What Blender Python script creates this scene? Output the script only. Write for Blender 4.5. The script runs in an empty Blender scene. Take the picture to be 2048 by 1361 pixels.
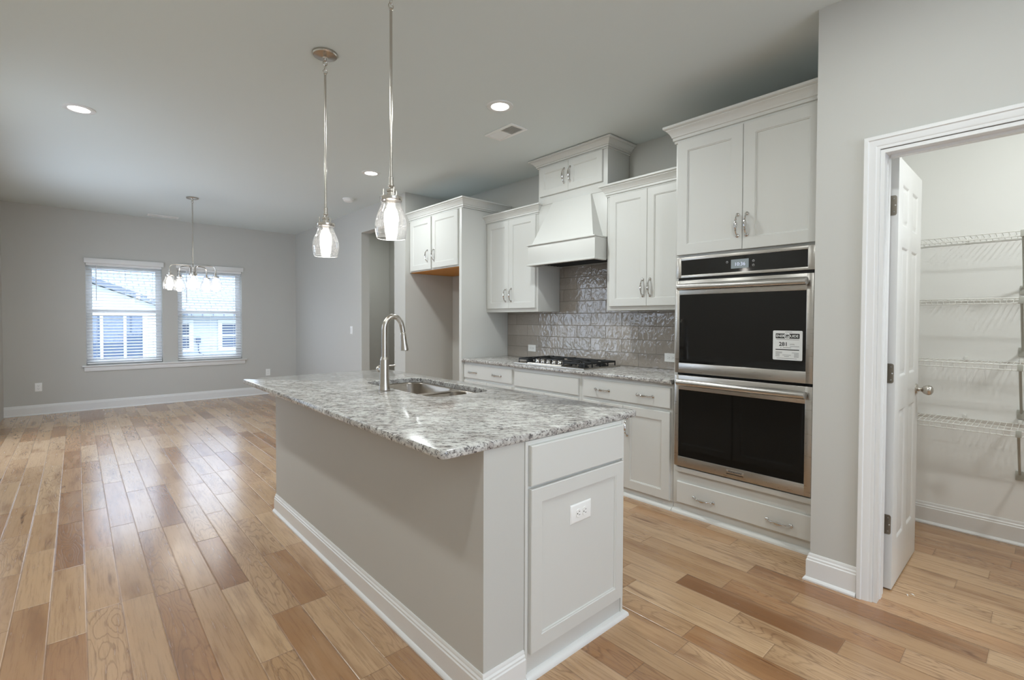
import bpy, bmesh, math, random
from mathutils import Vector, Matrix
random.seed(7)
PI = math.pi
S = bpy.context.scene
COL = S.collection

# ------------------------------------------------------------------ camera, world, exposure
H = 2.884          # ceiling height
cd = bpy.data.cameras.new('camera')
cam = bpy.data.objects.new('camera', cd)
COL.objects.link(cam)
S.camera = cam
F, YAW, PIT, ROL, PX, PY, CH = 968.44, 0.725454, 0.0205012, 0.0033517, -11.73, -19.68, 1.32372
cd.sensor_fit = 'HORIZONTAL'
cd.sensor_width = 36.0
cd.lens = F * 36.0 / 2048.0
cd.shift_x = -PX / 2048.0
cd.shift_y = PY / 2048.0
cd.clip_start = 0.05
fw = Vector((math.sin(YAW) * math.cos(PIT), math.cos(YAW) * math.cos(PIT), -math.sin(PIT)))
rt = Vector((math.cos(YAW), -math.sin(YAW), 0))
up = rt.cross(fw)
r2 = rt * math.cos(ROL) + up * math.sin(ROL)
u2 = -rt * math.sin(ROL) + up * math.cos(ROL)
cam.matrix_world = Matrix(((r2.x, u2.x, -fw.x, 0), (r2.y, u2.y, -fw.y, 0), (r2.z, u2.z, -fw.z, CH), (0, 0, 0, 1)))

W = bpy.data.worlds.new('overcast_sky')
S.world = W
W.use_nodes = True
bg = W.node_tree.nodes['Background']
bg.inputs[0].default_value = (0.70, 0.825, 1.0, 1)
bg.inputs[1].default_value = 5.4

S.view_settings.view_transform = 'Standard'
S.view_settings.look = 'None'
S.view_settings.exposure = 0.03
S.view_settings.gamma = 1.0
S.view_settings.use_curve_mapping = False
S.cycles.use_denoising = True
S.cycles.max_bounces = 12
S.cycles.diffuse_bounces = 6
S.cycles.transparent_max_bounces = 24
S.cycles.caustics_reflective = False
S.cycles.caustics_refractive = False
S.cycles.sample_clamp_indirect = 6.0

WATT = 17.0        # recessed lamps
BULB = 22.0        # pendant bulbs (emission)
PANTRY_WATT = 19.0

# ------------------------------------------------------------------ materials
def lin(c):
    return tuple(((x / 255.0) / 12.92 if x / 255.0 <= 0.04045 else ((x / 255.0 + 0.055) / 1.055) ** 2.4) for x in c) + (1,)

class N:
    """small node helper"""
    def __init__(s, name):
        s.m = bpy.data.materials.new(name)
        s.m.use_nodes = True
        s.t = s.m.node_tree
        s.t.nodes.clear()
        s.out = s.t.nodes.new('ShaderNodeOutputMaterial')
    def n(s, typ, **kw):
        nd = s.t.nodes.new(typ)
        for k, v in kw.items():
            setattr(nd, k, v)
        return nd
    def put(s, sock, v):
        if hasattr(v, 'is_output'):
            s.t.links.new(v, sock)
        elif v is not None:
            sock.default_value = v
    def math(s, op, a, b=None, c=None, clamp=False):
        nd = s.n('ShaderNodeMath', operation=op, use_clamp=clamp)
        s.put(nd.inputs[0], a)
        if b is not None: s.put(nd.inputs[1], b)
        if c is not None: s.put(nd.inputs[2], c)
        return nd.outputs[0]
    def mix(s, f, a, b, blend='MIX'):
        nd = s.n('ShaderNodeMix', data_type='RGBA', blend_type=blend)
        s.put(nd.inputs[0], f); s.put(nd.inputs[6], a); s.put(nd.inputs[7], b)
        return nd.outputs[2]
    def ramp(s, f, stops, mode='LINEAR'):
        nd = s.n('ShaderNodeValToRGB')
        cr = nd.color_ramp
        cr.interpolation = mode
        while len(cr.elements) < len(stops): cr.elements.new(0.5)
        for e, (p, c) in zip(cr.elements, stops):
            e.position = p; e.color = c
        s.put(nd.inputs[0], f)
        return nd.outputs[0]
    def smooth(s, v, a, b, lo=0.0, hi=1.0):
        nd = s.n('ShaderNodeMapRange', interpolation_type='SMOOTHSTEP')
        s.put(nd.inputs[0], v); nd.inputs[1].default_value = a; nd.inputs[2].default_value = b
        nd.inputs[3].default_value = lo; nd.inputs[4].default_value = hi
        return nd.outputs[0]
    def coord(s):
        return s.n('ShaderNodeNewGeometry').outputs['Position']
    def vec(s, x, y, z):
        nd = s.n('ShaderNodeCombineXYZ')
        s.put(nd.inputs[0], x); s.put(nd.inputs[1], y); s.put(nd.inputs[2], z)
        return nd.outputs[0]
    def scale(s, v, k):
        nd = s.n('ShaderNodeVectorMath', operation='MULTIPLY')
        s.put(nd.inputs[0], v); nd.inputs[1].default_value = k
        return nd.outputs[0]
    def noise(s, v, sc, det=3.0, rough=0.55, dist=0.0):
        nd = s.n('ShaderNodeTexNoise')
        s.put(nd.inputs['Vector'], v)
        nd.inputs['Scale'].default_value = sc; nd.inputs['Detail'].default_value = det
        nd.inputs['Roughness'].default_value = rough; nd.inputs['Distortion'].default_value = dist
        return nd.outputs[0]
    def bump(s, h, st, dist=0.01, nrm=None):
        nd = s.n('ShaderNodeBump')
        nd.inputs['Strength'].default_value = st; nd.inputs['Distance'].default_value = dist
        s.put(nd.inputs['Height'], h)
        if nrm is not None: s.put(nd.inputs['Normal'], nrm)
        return nd.outputs[0]
    def pbr(s, col, rough, metal=0.0, nrm=None, spec=0.5, coat=0.0, coat_r=0.05):
        p = s.n('ShaderNodeBsdfPrincipled')
        s.put(p.inputs['Base Color'], col); s.put(p.inputs['Roughness'], rough)
        s.put(p.inputs['Metallic'], metal)
        p.inputs['Specular IOR Level'].default_value = spec
        p.inputs['Coat Weight'].default_value = coat
        p.inputs['Coat Roughness'].default_value = coat_r
        if nrm is not None: s.put(p.inputs['Normal'], nrm)
        return p.outputs[0]
    def done(s, sh):
        s.t.links.new(sh, s.out.inputs[0])
        return s.m

def simple(name, rgb, rough=0.5, metal=0.0, spec=0.5, bump=None):
    k = N(name)
    nr = None
    if bump:
        nr = k.bump(k.noise(k.coord(), bump[0], 4), bump[1], 0.002)
    c = lin(rgb)
    v = k.noise(k.coord(), 3.0, 2)
    cc = k.mix(k.math('MULTIPLY', v, 0.06), c, tuple(x * 0.8 for x in c[:3]) + (1,))
    return k.done(k.pbr(cc, rough, metal, nr, spec))

def emitter(name, rgb, st):
    k = N(name)
    e = k.n('ShaderNodeEmission')
    e.inputs[0].default_value = lin(rgb); e.inputs[1].default_value = st
    return k.done(e.outputs[0])

M = {}
M['wall'] = simple('wall_paint', (194, 193, 188), 0.75, bump=(220, 0.05))
M['ceiling'] = simple('ceiling_paint', (217, 224, 223), 0.85, bump=(180, 0.05))
M['trim'] = simple('trim_enamel', (226, 226, 225), 0.32)
M['cabinet'] = simple('cabinet_enamel', (210, 210, 206), 0.38)
M['pantry'] = simple('pantry_paint', (236, 236, 234), 0.75, bump=(220, 0.05))
M['plate'] = simple('plate_plastic', (240, 240, 238), 0.3)
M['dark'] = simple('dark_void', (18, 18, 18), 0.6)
M['slot'] = simple('slot_black', (30, 28, 26), 0.6)
M['nickel'] = simple('brushed_nickel', (196, 190, 182), 0.22, 1.0)
M['chrome'] = simple('polished_chrome', (214, 212, 210), 0.10, 1.0)
M['hinge'] = simple('satin_nickel_hinge', (150, 143, 132), 0.38, 0.9)
M['iron'] = simple('cast_iron', (34, 35, 37), 0.5)
M['wire'] = simple('white_coated_wire', (226, 226, 222), 0.4)
M['brace'] = simple('grey_brace', (176, 176, 168), 0.45)
M['slat'] = simple('blind_slat_white', (238, 238, 238), 0.5)
M['raw'] = simple('raw_plywood', (196, 134, 58), 0.6)
M['ink'] = simple('print_black', (24, 24, 24), 0.6)
M['greyink'] = simple('print_grey', (120, 120, 120), 0.6)
M['paper'] = simple('label_paper', (226, 228, 228), 0.6)
M['screen'] = emitter('display_lit', (150, 160, 162), 0.75)
M['digit'] = emitter('digit_lit', (225, 232, 255), 1.0)
M['icon'] = simple('icon_print', (200, 200, 200), 0.6)
M['lens'] = emitter('lamp_lens', (255, 252, 246), 9.0)
M['bulb'] = emitter('bulb_glow', (255, 250, 242), BULB)
M['siding'] = simple('lap_siding', (196, 204, 214), 0.7)
M['roof'] = None
M['nbtrim'] = simple('exterior_trim', (226, 230, 236), 0.6)
M['nbglass'] = simple('dark_pane', (88, 104, 130), 0.15)
M['grassy'] = simple('lawn', (104, 118, 84), 0.9)
M['vinyl'] = simple('vinyl_sash', (232, 234, 238), 0.4)

def mk_steel(name, rgb, rough, axis):
    k = N(name)
    p = k.coord()
    sc = [4, 4, 4]; sc[axis] = 0.15
    n = k.noise(k.scale(p, tuple(x * 60 for x in sc)), 1.0, 2)
    r = k.math('MULTIPLY_ADD', n, 0.16, rough - 0.08)
    nr = k.bump(n, 0.012, 0.001)
    return k.done(k.pbr(lin(rgb), r, 1.0, nr))
M['steel'] = mk_steel('stainless_brushed', (188, 184, 178), 0.30, 1)
M['steel_rod'] = mk_steel('stainless_rod', (205, 203, 200), 0.24, 1)
M['sink'] = mk_steel('sink_steel', (176, 168, 158), 0.30, 0)

def mk_roof():
    k = N('shingle_roof')
    p = k.coord()
    b = k.n('ShaderNodeTexBrick')
    k.t.links.new(k.scale(p, (1, 1, 1)), b.inputs['Vector'])
    b.inputs['Scale'].default_value = 2.2
    b.inputs['Color1'].default_value = lin((150, 158, 168)); b.inputs['Color2'].default_value = lin((162, 170, 180))
    b.inputs['Mortar'].default_value = lin((112, 120, 134))
    b.inputs['Mortar Size'].default_value = 0.03
    return k.done(k.pbr(b.outputs[0], 0.9))
M['roof'] = mk_roof()

def mk_glass(name, tint=(1, 1, 1, 1), refl=1.0, seeds=False):
    k = N(name)
    tr = k.n('ShaderNodeBsdfTransparent'); tr.inputs[0].default_value = tint
    gl = k.n('ShaderNodeBsdfGlossy'); gl.inputs['Roughness'].default_value = 0.02
    lw = k.n('ShaderNodeLayerWeight'); lw.inputs[0].default_value = 0.5
    mx = k.n('ShaderNodeMixShader')
    k.put(mx.inputs[0], k.math('MULTIPLY_ADD', k.math('POWER', lw.outputs['Facing'], 3.0), 0.5 * refl, 0.04 * refl, clamp=True))
    k.t.links.new(tr.outputs[0], mx.inputs[1]); k.t.links.new(gl.outputs[0], mx.inputs[2])
    sh = mx.outputs[0]
    if seeds:
        v = k.n('ShaderNodeTexVoronoi'); v.inputs['Scale'].default_value = 230.0
        k.t.links.new(k.coord(), v.inputs['Vector'])
        sep = k.n('ShaderNodeSeparateColor'); k.t.links.new(v.outputs['Color'], sep.inputs[0])
        thr = k.math('MULTIPLY', sep.outputs[0], 0.48)
        msk = k.math('LESS_THAN', v.outputs['Distance'], thr)
        msk = k.math('MULTIPLY', msk, k.math('GREATER_THAN', sep.outputs[1], 0.2))
        df = k.n('ShaderNodeBsdfTranslucent'); df.inputs[0].default_value = (0.95, 0.95, 0.95, 1)
        d2 = k.n('ShaderNodeBsdfDiffuse'); d2.inputs[0].default_value = (0.9, 0.9, 0.9, 1)
        ms = k.n('ShaderNodeMixShader'); ms.inputs[0].default_value = 0.4
        k.t.links.new(df.outputs[0], ms.inputs[1]); k.t.links.new(d2.outputs[0], ms.inputs[2])
        m2 = k.n('ShaderNodeMixShader')
        k.put(m2.inputs[0], k.math('MULTIPLY_ADD', msk, 0.22, 0.008))
        k.t.links.new(sh, m2.inputs[1]); k.t.links.new(ms.outputs[0], m2.inputs[2])
        sh = m2.outputs[0]
    return k.done(sh)
M['glass'] = mk_glass('window_glass')
M['rimglass'] = simple('glass_rim', (240, 242, 242), 0.1)
M['seeded'] = mk_glass('seeded_glass', (0.97, 0.97, 0.97, 1), 1.6, True)

def mk_ovenglass():
    k = N('oven_dark_glass')
    tr = k.n('ShaderNodeBsdfTransparent'); tr.inputs[0].default_value = (0.14, 0.13, 0.12, 1)
    p = k.pbr(lin((12, 11, 10)), 0.05, 0.0, spec=0.55)
    mx = k.n('ShaderNodeMixShader'); mx.inputs[0].default_value = 0.8
    k.t.links.new(tr.outputs[0], mx.inputs[1]); k.t.links.new(p, mx.inputs[2])
    return k.done(mx.outputs[0])
M['ovenglass'] = mk_ovenglass()
M['blackglass'] = simple('black_gloss', (14, 13, 12), 0.06)

def mk_floor():
    k = N('hickory_planks')
    sp = k.n('ShaderNodeSeparateXYZ'); k.t.links.new(k.coord(), sp.inputs[0])
    x, y = sp.outputs[0], sp.outputs[1]
    w = 0.124
    xs = k.math('DIVIDE', k.math('SUBTRACT', x, 0.018), w)
    row = k.math('FLOOR', xs)
    fx = k.math('FRACT', xs)
    wn = k.n('ShaderNodeTexWhiteNoise', noise_dimensions='1D'); k.t.links.new(row, wn.inputs['W'])
    wn2 = k.n('ShaderNodeTexWhiteNoise', noise_dimensions='1D'); k.put(wn2.inputs['W'], k.math('ADD', row, 57.3))
    L = k.math('MULTIPLY_ADD', wn2.outputs[0], 0.55, 0.55)
    ys = k.math('ADD', k.math('DIVIDE', y, L), k.math('MULTIPLY', wn.outputs[0], 9.0))
    col = k.math('FLOOR', ys)
    fy = k.math('FRACT', ys)
    wc = k.n('ShaderNodeTexWhiteNoise', noise_dimensions='2D'); k.t.links.new(k.vec(row, col, 0), wc.inputs['Vector'])
    rnd = wc.outputs[0]
    sc = k.n('ShaderNodeSeparateColor'); k.t.links.new(wc.outputs[1], sc.inputs[0])
    base = k.ramp(rnd, [(0.0, lin((136, 94, 60))), (0.08, lin((158, 114, 76))), (0.24, lin((174, 137, 100))), (0.55, lin((188, 153, 117))), (0.85, lin((199, 166, 130))), (1.0, lin((166, 122, 84)))])
    off = k.math('MULTIPLY', sc.outputs[1], 40.0)
    # fine pores
    gv = k.vec(k.math('MULTIPLY', x, 85.0), k.math('MULTIPLY', y, 4.0), off)
    grain = k.noise(gv, 1.0, 5, 0.65)
    # cloudy tone inside a plank
    cv = k.vec(k.math('MULTIPLY', x, 9.0), k.math('MULTIPLY', y, 1.6), off)
    cloud = k.noise(cv, 1.0, 3, 0.5)
    # cathedral figure
    fv = k.vec(k.math('MULTIPLY', x, 6.5), k.math('MULTIPLY', y, 1.15), off)
    fig = k.noise(fv, 1.0, 2.5, 0.45)
    rings = k.math('FRACT', k.math('MULTIPLY_ADD', fig, 26.0, k.math('MULTIPLY', grain, 0.9)))
    line = k.smooth(k.math('ABSOLUTE', k.math('SUBTRACT', rings, 0.5)), 0.0, 0.20, 1.0, 0.0)
    lm = k.math('MULTIPLY', line, k.smooth(sc.outputs[2], 0.35, 0.9, 0.04, 0.42))
    c = k.mix(k.smooth(grain, 0.45, 0.72, 0.0, 0.5), base, lin((116, 82, 54)))
    c = k.mix(k.smooth(cloud, 0.5, 0.75, 0.0, 0.65), c, lin((134, 96, 66)))
    c = k.mix(k.smooth(cloud, 0.5, 0.25, 0.0, 0.35), c, lin((194, 162, 128)))
    c = k.mix(lm, c, lin((104, 74, 52)))
    # mineral streaks and knots
    kv = k.vec(k.math('MULTIPLY', x, 14.0), k.math('MULTIPLY', y, 1.9), k.math('ADD', off, 9.0))
    kn = k.noise(kv, 1.0, 3, 0.6, 0.6)
    c = k.mix(k.smooth(kn, 0.66, 0.78, 0.0, 0.8), c, lin((86, 50, 30)))
    dx = k.math('MULTIPLY', k.math('MINIMUM', fx, k.math('SUBTRACT', 1.0, fx)), w)
    dy = k.math('MULTIPLY', k.math('MINIMUM', fy, k.math('SUBTRACT', 1.0, fy)), L)
    d = k.math('MINIMUM', dx, dy)
    seam = k.smooth(d, 0.0004, 0.0016, 1.0, 0.0)
    c = k.mix(k.math('MULTIPLY', seam, 0.5), c, lin((92, 62, 40)))
    bev = k.smooth(d, 0.0, 0.005, 0.0, 1.0)
    hgt = k.math('ADD', bev, k.math('MULTIPLY', k.math('SUBTRACT', cloud, lm), 0.22))
    nr = k.bump(hgt, 0.6, 0.0026)
    rough = k.math('MULTIPLY_ADD', grain, 0.16, 0.17)
    return k.done(k.pbr(c, rough, 0, nr, spec=0.6, coat=0.35, coat_r=0.16))
M['floor'] = mk_floor()

def mk_granite():
    k = N('speckled_granite')
    p = k.coord()
    q = k.scale(p, (1.0, 1.35, 1.0))
    wv = k.n('ShaderNodeVectorRotate', rotation_type='Z_AXIS'); k.t.links.new(p, wv.inputs[0]); wv.inputs['Angle'].default_value = math.radians(41)
    st = k.scale(wv.outputs[0], (0.62, 1.35, 1.2))
    big = k.noise(st, 9.0, 4, 0.6, 0.4)
    mid = k.noise(st, 34.0, 5, 0.68, 0.7)
    fine = k.noise(st, 78.0, 4, 0.65, 0.9)
    tiny = k.noise(p, 320.0, 2, 0.6)
    c = k.ramp(big, [(0.3, lin((208, 207, 203))), (0.5, lin((194, 192, 188))), (0.62, lin((172, 168, 164))), (0.75, lin((202, 200, 194)))])
    c = k.mix(k.smooth(mid, 0.50, 0.60, 0.0, 0.65), c, lin((140, 132, 127)))
    c = k.mix(k.smooth(mid, 0.44, 0.36, 0.0, 0.6), c, lin((224, 224, 220)))
    fl = k.math('MULTIPLY', k.smooth(fine, 0.515, 0.565, 0.0, 1.0), k.smooth(mid, 0.42, 0.54, 0.15, 1.0))
    c = k.mix(k.math('MULTIPLY', fl, 0.85), c, lin((78, 74, 74)))
    fl2 = k.smooth(fine, 0.60, 0.66, 0.0, 0.85)
    c = k.mix(fl2, c, lin((52, 50, 52)))
    c = k.mix(k.smooth(tiny, 0.6, 0.7, 0.0, 0.28), c, lin((96, 90, 88)))
    return k.done(k.pbr(c, 0.12, 0, None, spec=0.5))
M['granite'] = mk_granite()

def mk_tile():
    k = N('glazed_taupe_tile')
    sp = k.n('ShaderNodeSeparateXYZ'); k.t.links.new(k.coord(), sp.inputs[0])
    y, z = sp.outputs[1], sp.outputs[2]
    tw, th = 0.353, 0.1205
    zs = k.math('DIVIDE', k.math('SUBTRACT', z, 0.9135), th)
    row = k.math('FLOOR', zs); fz = k.math('FRACT', zs)
    par = k.math('FLOORED_MODULO', row, 2.0)
    ys = k.math('ADD', k.math('DIVIDE', k.math('SUBTRACT', y, 2.783), tw), k.math('MULTIPLY', par, 0.5))
    col = k.math('FLOOR', ys); fy = k.math('FRACT', ys)
    dz = k.math('MULTIPLY', k.math('MINIMUM', fz, k.math('SUBTRACT', 1.0, fz)), th)
    dy = k.math('MULTIPLY', k.math('MINIMUM', fy, k.math('SUBTRACT', 1.0, fy)), tw)
    d = k.math('MINIMUM', dz, dy)
    wc = k.n('ShaderNodeTexWhiteNoise', noise_dimensions='2D'); k.t.links.new(k.vec(row, col, 0), wc.inputs['Vector'])
    g = k.smooth(d, 0.0008, 0.0018, 1.0, 0.0)
    c = k.mix(wc.outputs[0], lin((150, 142, 134)), lin((166, 158, 150)))
    c = k.mix(g, c, lin((104, 98, 92)))
    wob = k.noise(k.vec(k.math('MULTIPLY', y, 1.5), k.math('MULTIPLY', z, 1.0), k.math('MULTIPLY', wc.outputs[0], 8.0)), 15.0, 2.0, 0.45, 0.9)
    hgt = k.math('ADD', k.math('MULTIPLY', wob, 1.0), k.math('MULTIPLY', k.smooth(d, 0.0, 0.004, 0.0, 1.0), 0.35))
    nr = k.bump(hgt, 0.6, 0.008)
    r = k.mix(g, (0.07, 0.07, 0.07, 1), (0.7, 0.7, 0.7, 1))
    return k.done(k.pbr(c, r, 0, nr, spec=0.6))
M['tile'] = mk_tile()

# ------------------------------------------------------------------ geometry helpers
class G:
    def __init__(s):
        s.v = []; s.f = []; s.mi = []; s.sm = []; s.cur = 0
    def add(s, vs, fs, smooth=False):
        b = len(s.v)
        s.v += [tuple(p) for p in vs]
        for f in fs:
            s.f.append(tuple(b + i for i in f)); s.mi.append(s.cur); s.sm.append(smooth)
        return s
    def box(s, x0, x1, y0, y1, z0, z1, b=0.0):
        x0, x1 = min(x0, x1), max(x0, x1); y0, y1 = min(y0, y1), max(y0, y1); z0, z1 = min(z0, z1), max(z0, z1)
        if b <= 0:
            vs = [(x, y, z) for z in (z0, z1) for y in (y0, y1) for x in (x0, x1)]
            return s.add(vs, [(0, 2, 3, 1), (4, 5, 7, 6), (0, 1, 5, 4), (2, 6, 7, 3), (0, 4, 6, 2), (1, 3, 7, 5)])
        bm = bmesh.new()
        bmesh.ops.create_cube(bm, size=1.0)
        for v in bm.verts:
            v.co = ((x0 + x1) / 2 + v.co.x * (x1 - x0), (y0 + y1) / 2 + v.co.y * (y1 - y0), (z0 + z1) / 2 + v.co.z * (z1 - z0))
        bmesh.ops.bevel(bm, geom=list(bm.edges), offset=min(b, (x1 - x0) * .45, (y1 - y0) * .45, (z1 - z0) * .45), segments=2, profile=0.5, affect='EDGES')
        return s.bm(bm)
    def bm(s, bm):
        bm.verts.index_update()
        s.add([v.co[:] for v in bm.verts], [[v.index for v in f.verts] for f in bm.faces])
        bm.free()
        return s
    def loft(s, rings, cap0=True, cap1=True, closed=False, smooth=True):
        n = len(rings[0]); vs = [p for r in rings for p in r]; fs = []
        m = len(rings)
        for i in range(m if closed else m - 1):
            a, b = i * n, ((i + 1) % m) * n
            for j in range(n):
                k = (j + 1) % n
                fs.append((a + j, a + k, b + k, b + j))
        if not closed:
            if cap0: fs.append(tuple(range(n))[::-1])
            if cap1: fs.append(tuple((m - 1) * n + j for j in range(n)))
        return s.add(vs, fs, smooth)
    def tube(s, pts, r, seg=12, closed=False):
        pts = [Vector(p) for p in pts]; n = len(pts)
        rs = r if isinstance(r, (list, tuple)) else [r] * n
        rings = []; ref = None
        for i, p in enumerate(pts):
            if closed: t = pts[(i + 1) % n] - pts[i - 1]
            else: t = pts[min(i + 1, n - 1)] - pts[max(i - 1, 0)]
            t.normalize()
            if ref is None:
                ref = Vector((0, 0, 1)) if abs(t.z) < 0.9 else Vector((1, 0, 0))
            ref = (ref - t * ref.dot(t)).normalized()
            b = t.cross(ref)
            rings.append([p + (ref * math.cos(2 * PI * j / seg) + b * math.sin(2 * PI * j / seg)) * rs[i] for j in range(seg)])
        return s.loft(rings, closed=closed)
    def lathe(s, prof, c, seg=32, axis=(0, 0, 1), cap0=True, cap1=True):
        a = Vector(axis).normalized()
        e1 = a.orthogonal().normalized() if abs(a.z) < 0.99 else Vector((1, 0, 0)); e2 = a.cross(e1)
        c = Vector(c)
        return s.loft([[c + a * z + (e1 * math.cos(2 * PI * j / seg) + e2 * math.sin(2 * PI * j / seg)) * max(r, 1e-5) for j in range(seg)] for r, z in prof], cap0, cap1)
    def rings(s, mp, a0, a1, b0, b1, spec):
        """nested rectangles: spec = [(inset, depth)...]; front depth measured by mp(a, b, d)"""
        rs = []
        for ins, d in spec:
            rs.append([mp(a0 + ins, b0 + ins, d), mp(a1 - ins, b0 + ins, d), mp(a1 - ins, b1 - ins, d), mp(a0 + ins, b1 - ins, d)])
        return s.loft(rs, smooth=False)
    def sweep(s, path, prof, side, mp, close=False):
        """mitred moulding: path 2-D, prof [(d, t)], mp(p, q, t) -> 3-D"""
        P = [Vector(p) for p in path]; n = len(P); ms = []
        for i in range(n):
            def nrm(a, b):
                t = (b - a).normalized(); return Vector((-t.y, t.x)) * side
            if i == 0: m = nrm(P[0], P[1])
            elif i == n - 1: m = nrm(P[-2], P[-1])
            else:
                n1, n2 = nrm(P[i - 1], P[i]), nrm(P[i], P[i + 1])
                m = (n1 + n2); m = m / m.length_squared * 2.0
            ms.append(m)
        rs = [[mp(P[i].x + ms[i].x * d, P[i].y + ms[i].y * d, t) for d, t in prof] for i in range(n)]
        return s.loft(rs)
    def shift(s, dx, dy, dz):
        s.v = [(x + dx, y + dy, z + dz) for x, y, z in s.v]; return s

def obj(name, g, mat, parent=None, flat=False):
    """one mesh object; vertices are given in world space and moved to the parent's (or own) origin"""
    if parent is not None:
        r = parent
        while r.parent is not None: r = r.parent
        o0 = r.location.copy()
    else:
        xs = [p[0] for p in g.v]; ys = [p[1] for p in g.v]; zs = [p[2] for p in g.v]
        o0 = Vector(((min(xs) + max(xs)) / 2, (min(ys) + max(ys)) / 2, min(zs)))
    me = bpy.data.meshes.new(name)
    me.from_pydata([(x - o0.x, y - o0.y, z - o0.z) for x, y, z in g.v], [], g.f)
    bm = bmesh.new(); bm.from_mesh(me)
    bmesh.ops.recalc_face_normals(bm, faces=bm.faces)
    bm.faces.ensure_lookup_table()
    for i, f in enumerate(bm.faces): f.smooth = g.sm[i] and not flat
    bm.to_mesh(me); bm.free()
    mats = mat if isinstance(mat, (list, tuple)) else [mat]
    for m in mats: me.materials.append(m)
    if len(mats) > 1: me.polygons.foreach_set('material_index', g.mi)
    if not flat: me.set_sharp_from_angle(angle=math.radians(32))
    me.update()
    o = bpy.data.objects.new(name, me)
    COL.objects.link(o)
    if parent is None: o.location = o0
    else: o.parent = parent
    return o

def tag(o, label, cat, group=None, kind=None):
    o['label'] = label; o['category'] = cat
    if group: o['group'] = group
    if kind: o['kind'] = kind
    return o

def thing(name, label, cat, loc, group=None, kind=None):
    o = bpy.data.objects.new(name, None)
    o.empty_display_size = 0.1
    COL.objects.link(o); o.location = loc
    return tag(o, label, cat, group, kind)

def copy_tree(o, parent=None):
    c = o.copy(); COL.objects.link(c)
    if parent is not None:
        c.parent = parent
    for ch in list(o.children): copy_tree(ch, c)
    return c

def struct(name, g, mat, label, cat):
    return tag(obj(name, g, mat), label, cat, kind='structure')

KX = lambda xf: (lambda a, b, d: (xf + d, a, b))      # plane facing -X, a = y, b = z
KY = lambda yf: (lambda a, b, d: (a, yf + d, b))      # plane facing -Y, a = x, b = z
ID = lambda z: (lambda p, q, t: (p, q, z + t))

def text_geo(g, s, size, mp, bold=False, align='CENTER', sx=1.0):
    cu = bpy.data.curves.new('lettering', 'FONT')
    cu.body = s; cu.size = size; cu.align_x = align; cu.align_y = 'CENTER'; cu.resolution_u = 3
    if bold: cu.offset = size * 0.022
    o = bpy.data.objects.new('lettering', cu); COL.objects.link(o)
    dg = bpy.context.evaluated_depsgraph_get(); dg.update()
    ev = o.evaluated_get(dg); me = ev.to_mesh()
    vs = [mp(v.co.x * sx, v.co.y) for v in me.vertices]; fs = [tuple(p.vertices) for p in me.polygons]
    ev.to_mesh_clear()
    bpy.data.objects.remove(o); bpy.data.curves.remove(cu)
    g.add(vs, fs)

SHAKER = lambda s: [(0, .020), (0, .0025), (.0025, 0), (s, 0), (s + .002, .003), (s + .006, .0035), (s + .008, .008)]
SLAB = [(0, .020), (0, .003), (.003, 0)]

def handle(parent, xf, yc, zc, vertical, L=0.140, mat=None, ny=False):
    """arched pull with a swelling grip and round feet, standing off a plane facing -X"""
    g = G(); n = 28; pts = []; rs = []
    for i in range(n + 1):
        t = -1 + 2 * i / n
        d = 0.029 * (1 - abs(t) ** 3.2) ** 0.75 + 0.001
        s = t * L / 2 * 0.93
        u = abs(t)
        r = 0.0046
        if u < 0.42: r = 0.0050 + 0.0050 * math.cos(u / 0.42 * PI / 2)
        if 0.44 < u < 0.52: r = 0.0078
        if u > 0.93: r = 0.0062
        pts.append((xf - d, yc, zc + s) if vertical else (xf - d, yc + s, zc)); rs.append(r)
    g.tube(pts, rs, 10)
    for sg in (-1, 1):
        c = (xf, yc, zc + sg * L / 2 * 0.93) if vertical else (xf, yc + sg * L / 2 * 0.93, zc)
        g.lathe([(0.011, 0.0), (0.011, 0.003), (0.007, 0.006), (0.003, 0.008)], c, 14, (-1, 0, 0))
    return obj('handle', g, mat or M['chrome'], parent)

# ------------------------------------------------------------------ room shell
XL, XH, XK, XP, YF, YB = -0.74, 3.019, 3.726, 2.797, 9.24, -3.0
YA, YPC = 5.272, 0.802
XPK, YPR = 4.169, -1.7

def wall_panels(axis, c0, c1, a0, a1, z0, z1, holes):
    """a solid wall with rectangular holes: axis 'x' -> slab c0..c1 in x, running a along y"""
    g = G()
    ca = sorted({a0, a1} | {v for h in holes for v in h[:2]}); cz = sorted({z0, z1} | {v for h in holes for v in h[2:]})
    for i in range(len(ca) - 1):
        run = None
        for j in range(len(cz) - 1):
            ma, mz = (ca[i] + ca[i + 1]) / 2, (cz[j] + cz[j + 1]) / 2
            if any(h[0] < ma < h[1] and h[2] < mz < h[3] for h in holes): continue
            if axis == 'x': g.box(c0, c1, ca[i], ca[i + 1], cz[j], cz[j + 1])
            else: g.box(ca[i], ca[i + 1], c0, c1, cz[j], cz[j + 1])
    bm = bmesh.new()
    vs = [bm.verts.new(v) for v in g.v]
    for f in g.f: bm.faces.new([vs[i] for i in f])
    bmesh.ops.remove_doubles(bm, verts=bm.verts, dist=1e-5)
    seen = {}
    for f in bm.faces: seen.setdefault(tuple(sorted(v.index for v in f.verts)), []).append(f)
    bm.verts.index_update()
    seen = {}
    for f in bm.faces: seen.setdefault(tuple(sorted(v.index for v in f.verts)), []).append(f)
    dead = [f for fs in seen.values() if len(fs) > 1 for f in fs]
    bmesh.ops.delete(bm, geom=dead, context='FACES')
    return G().bm(bm)

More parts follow.
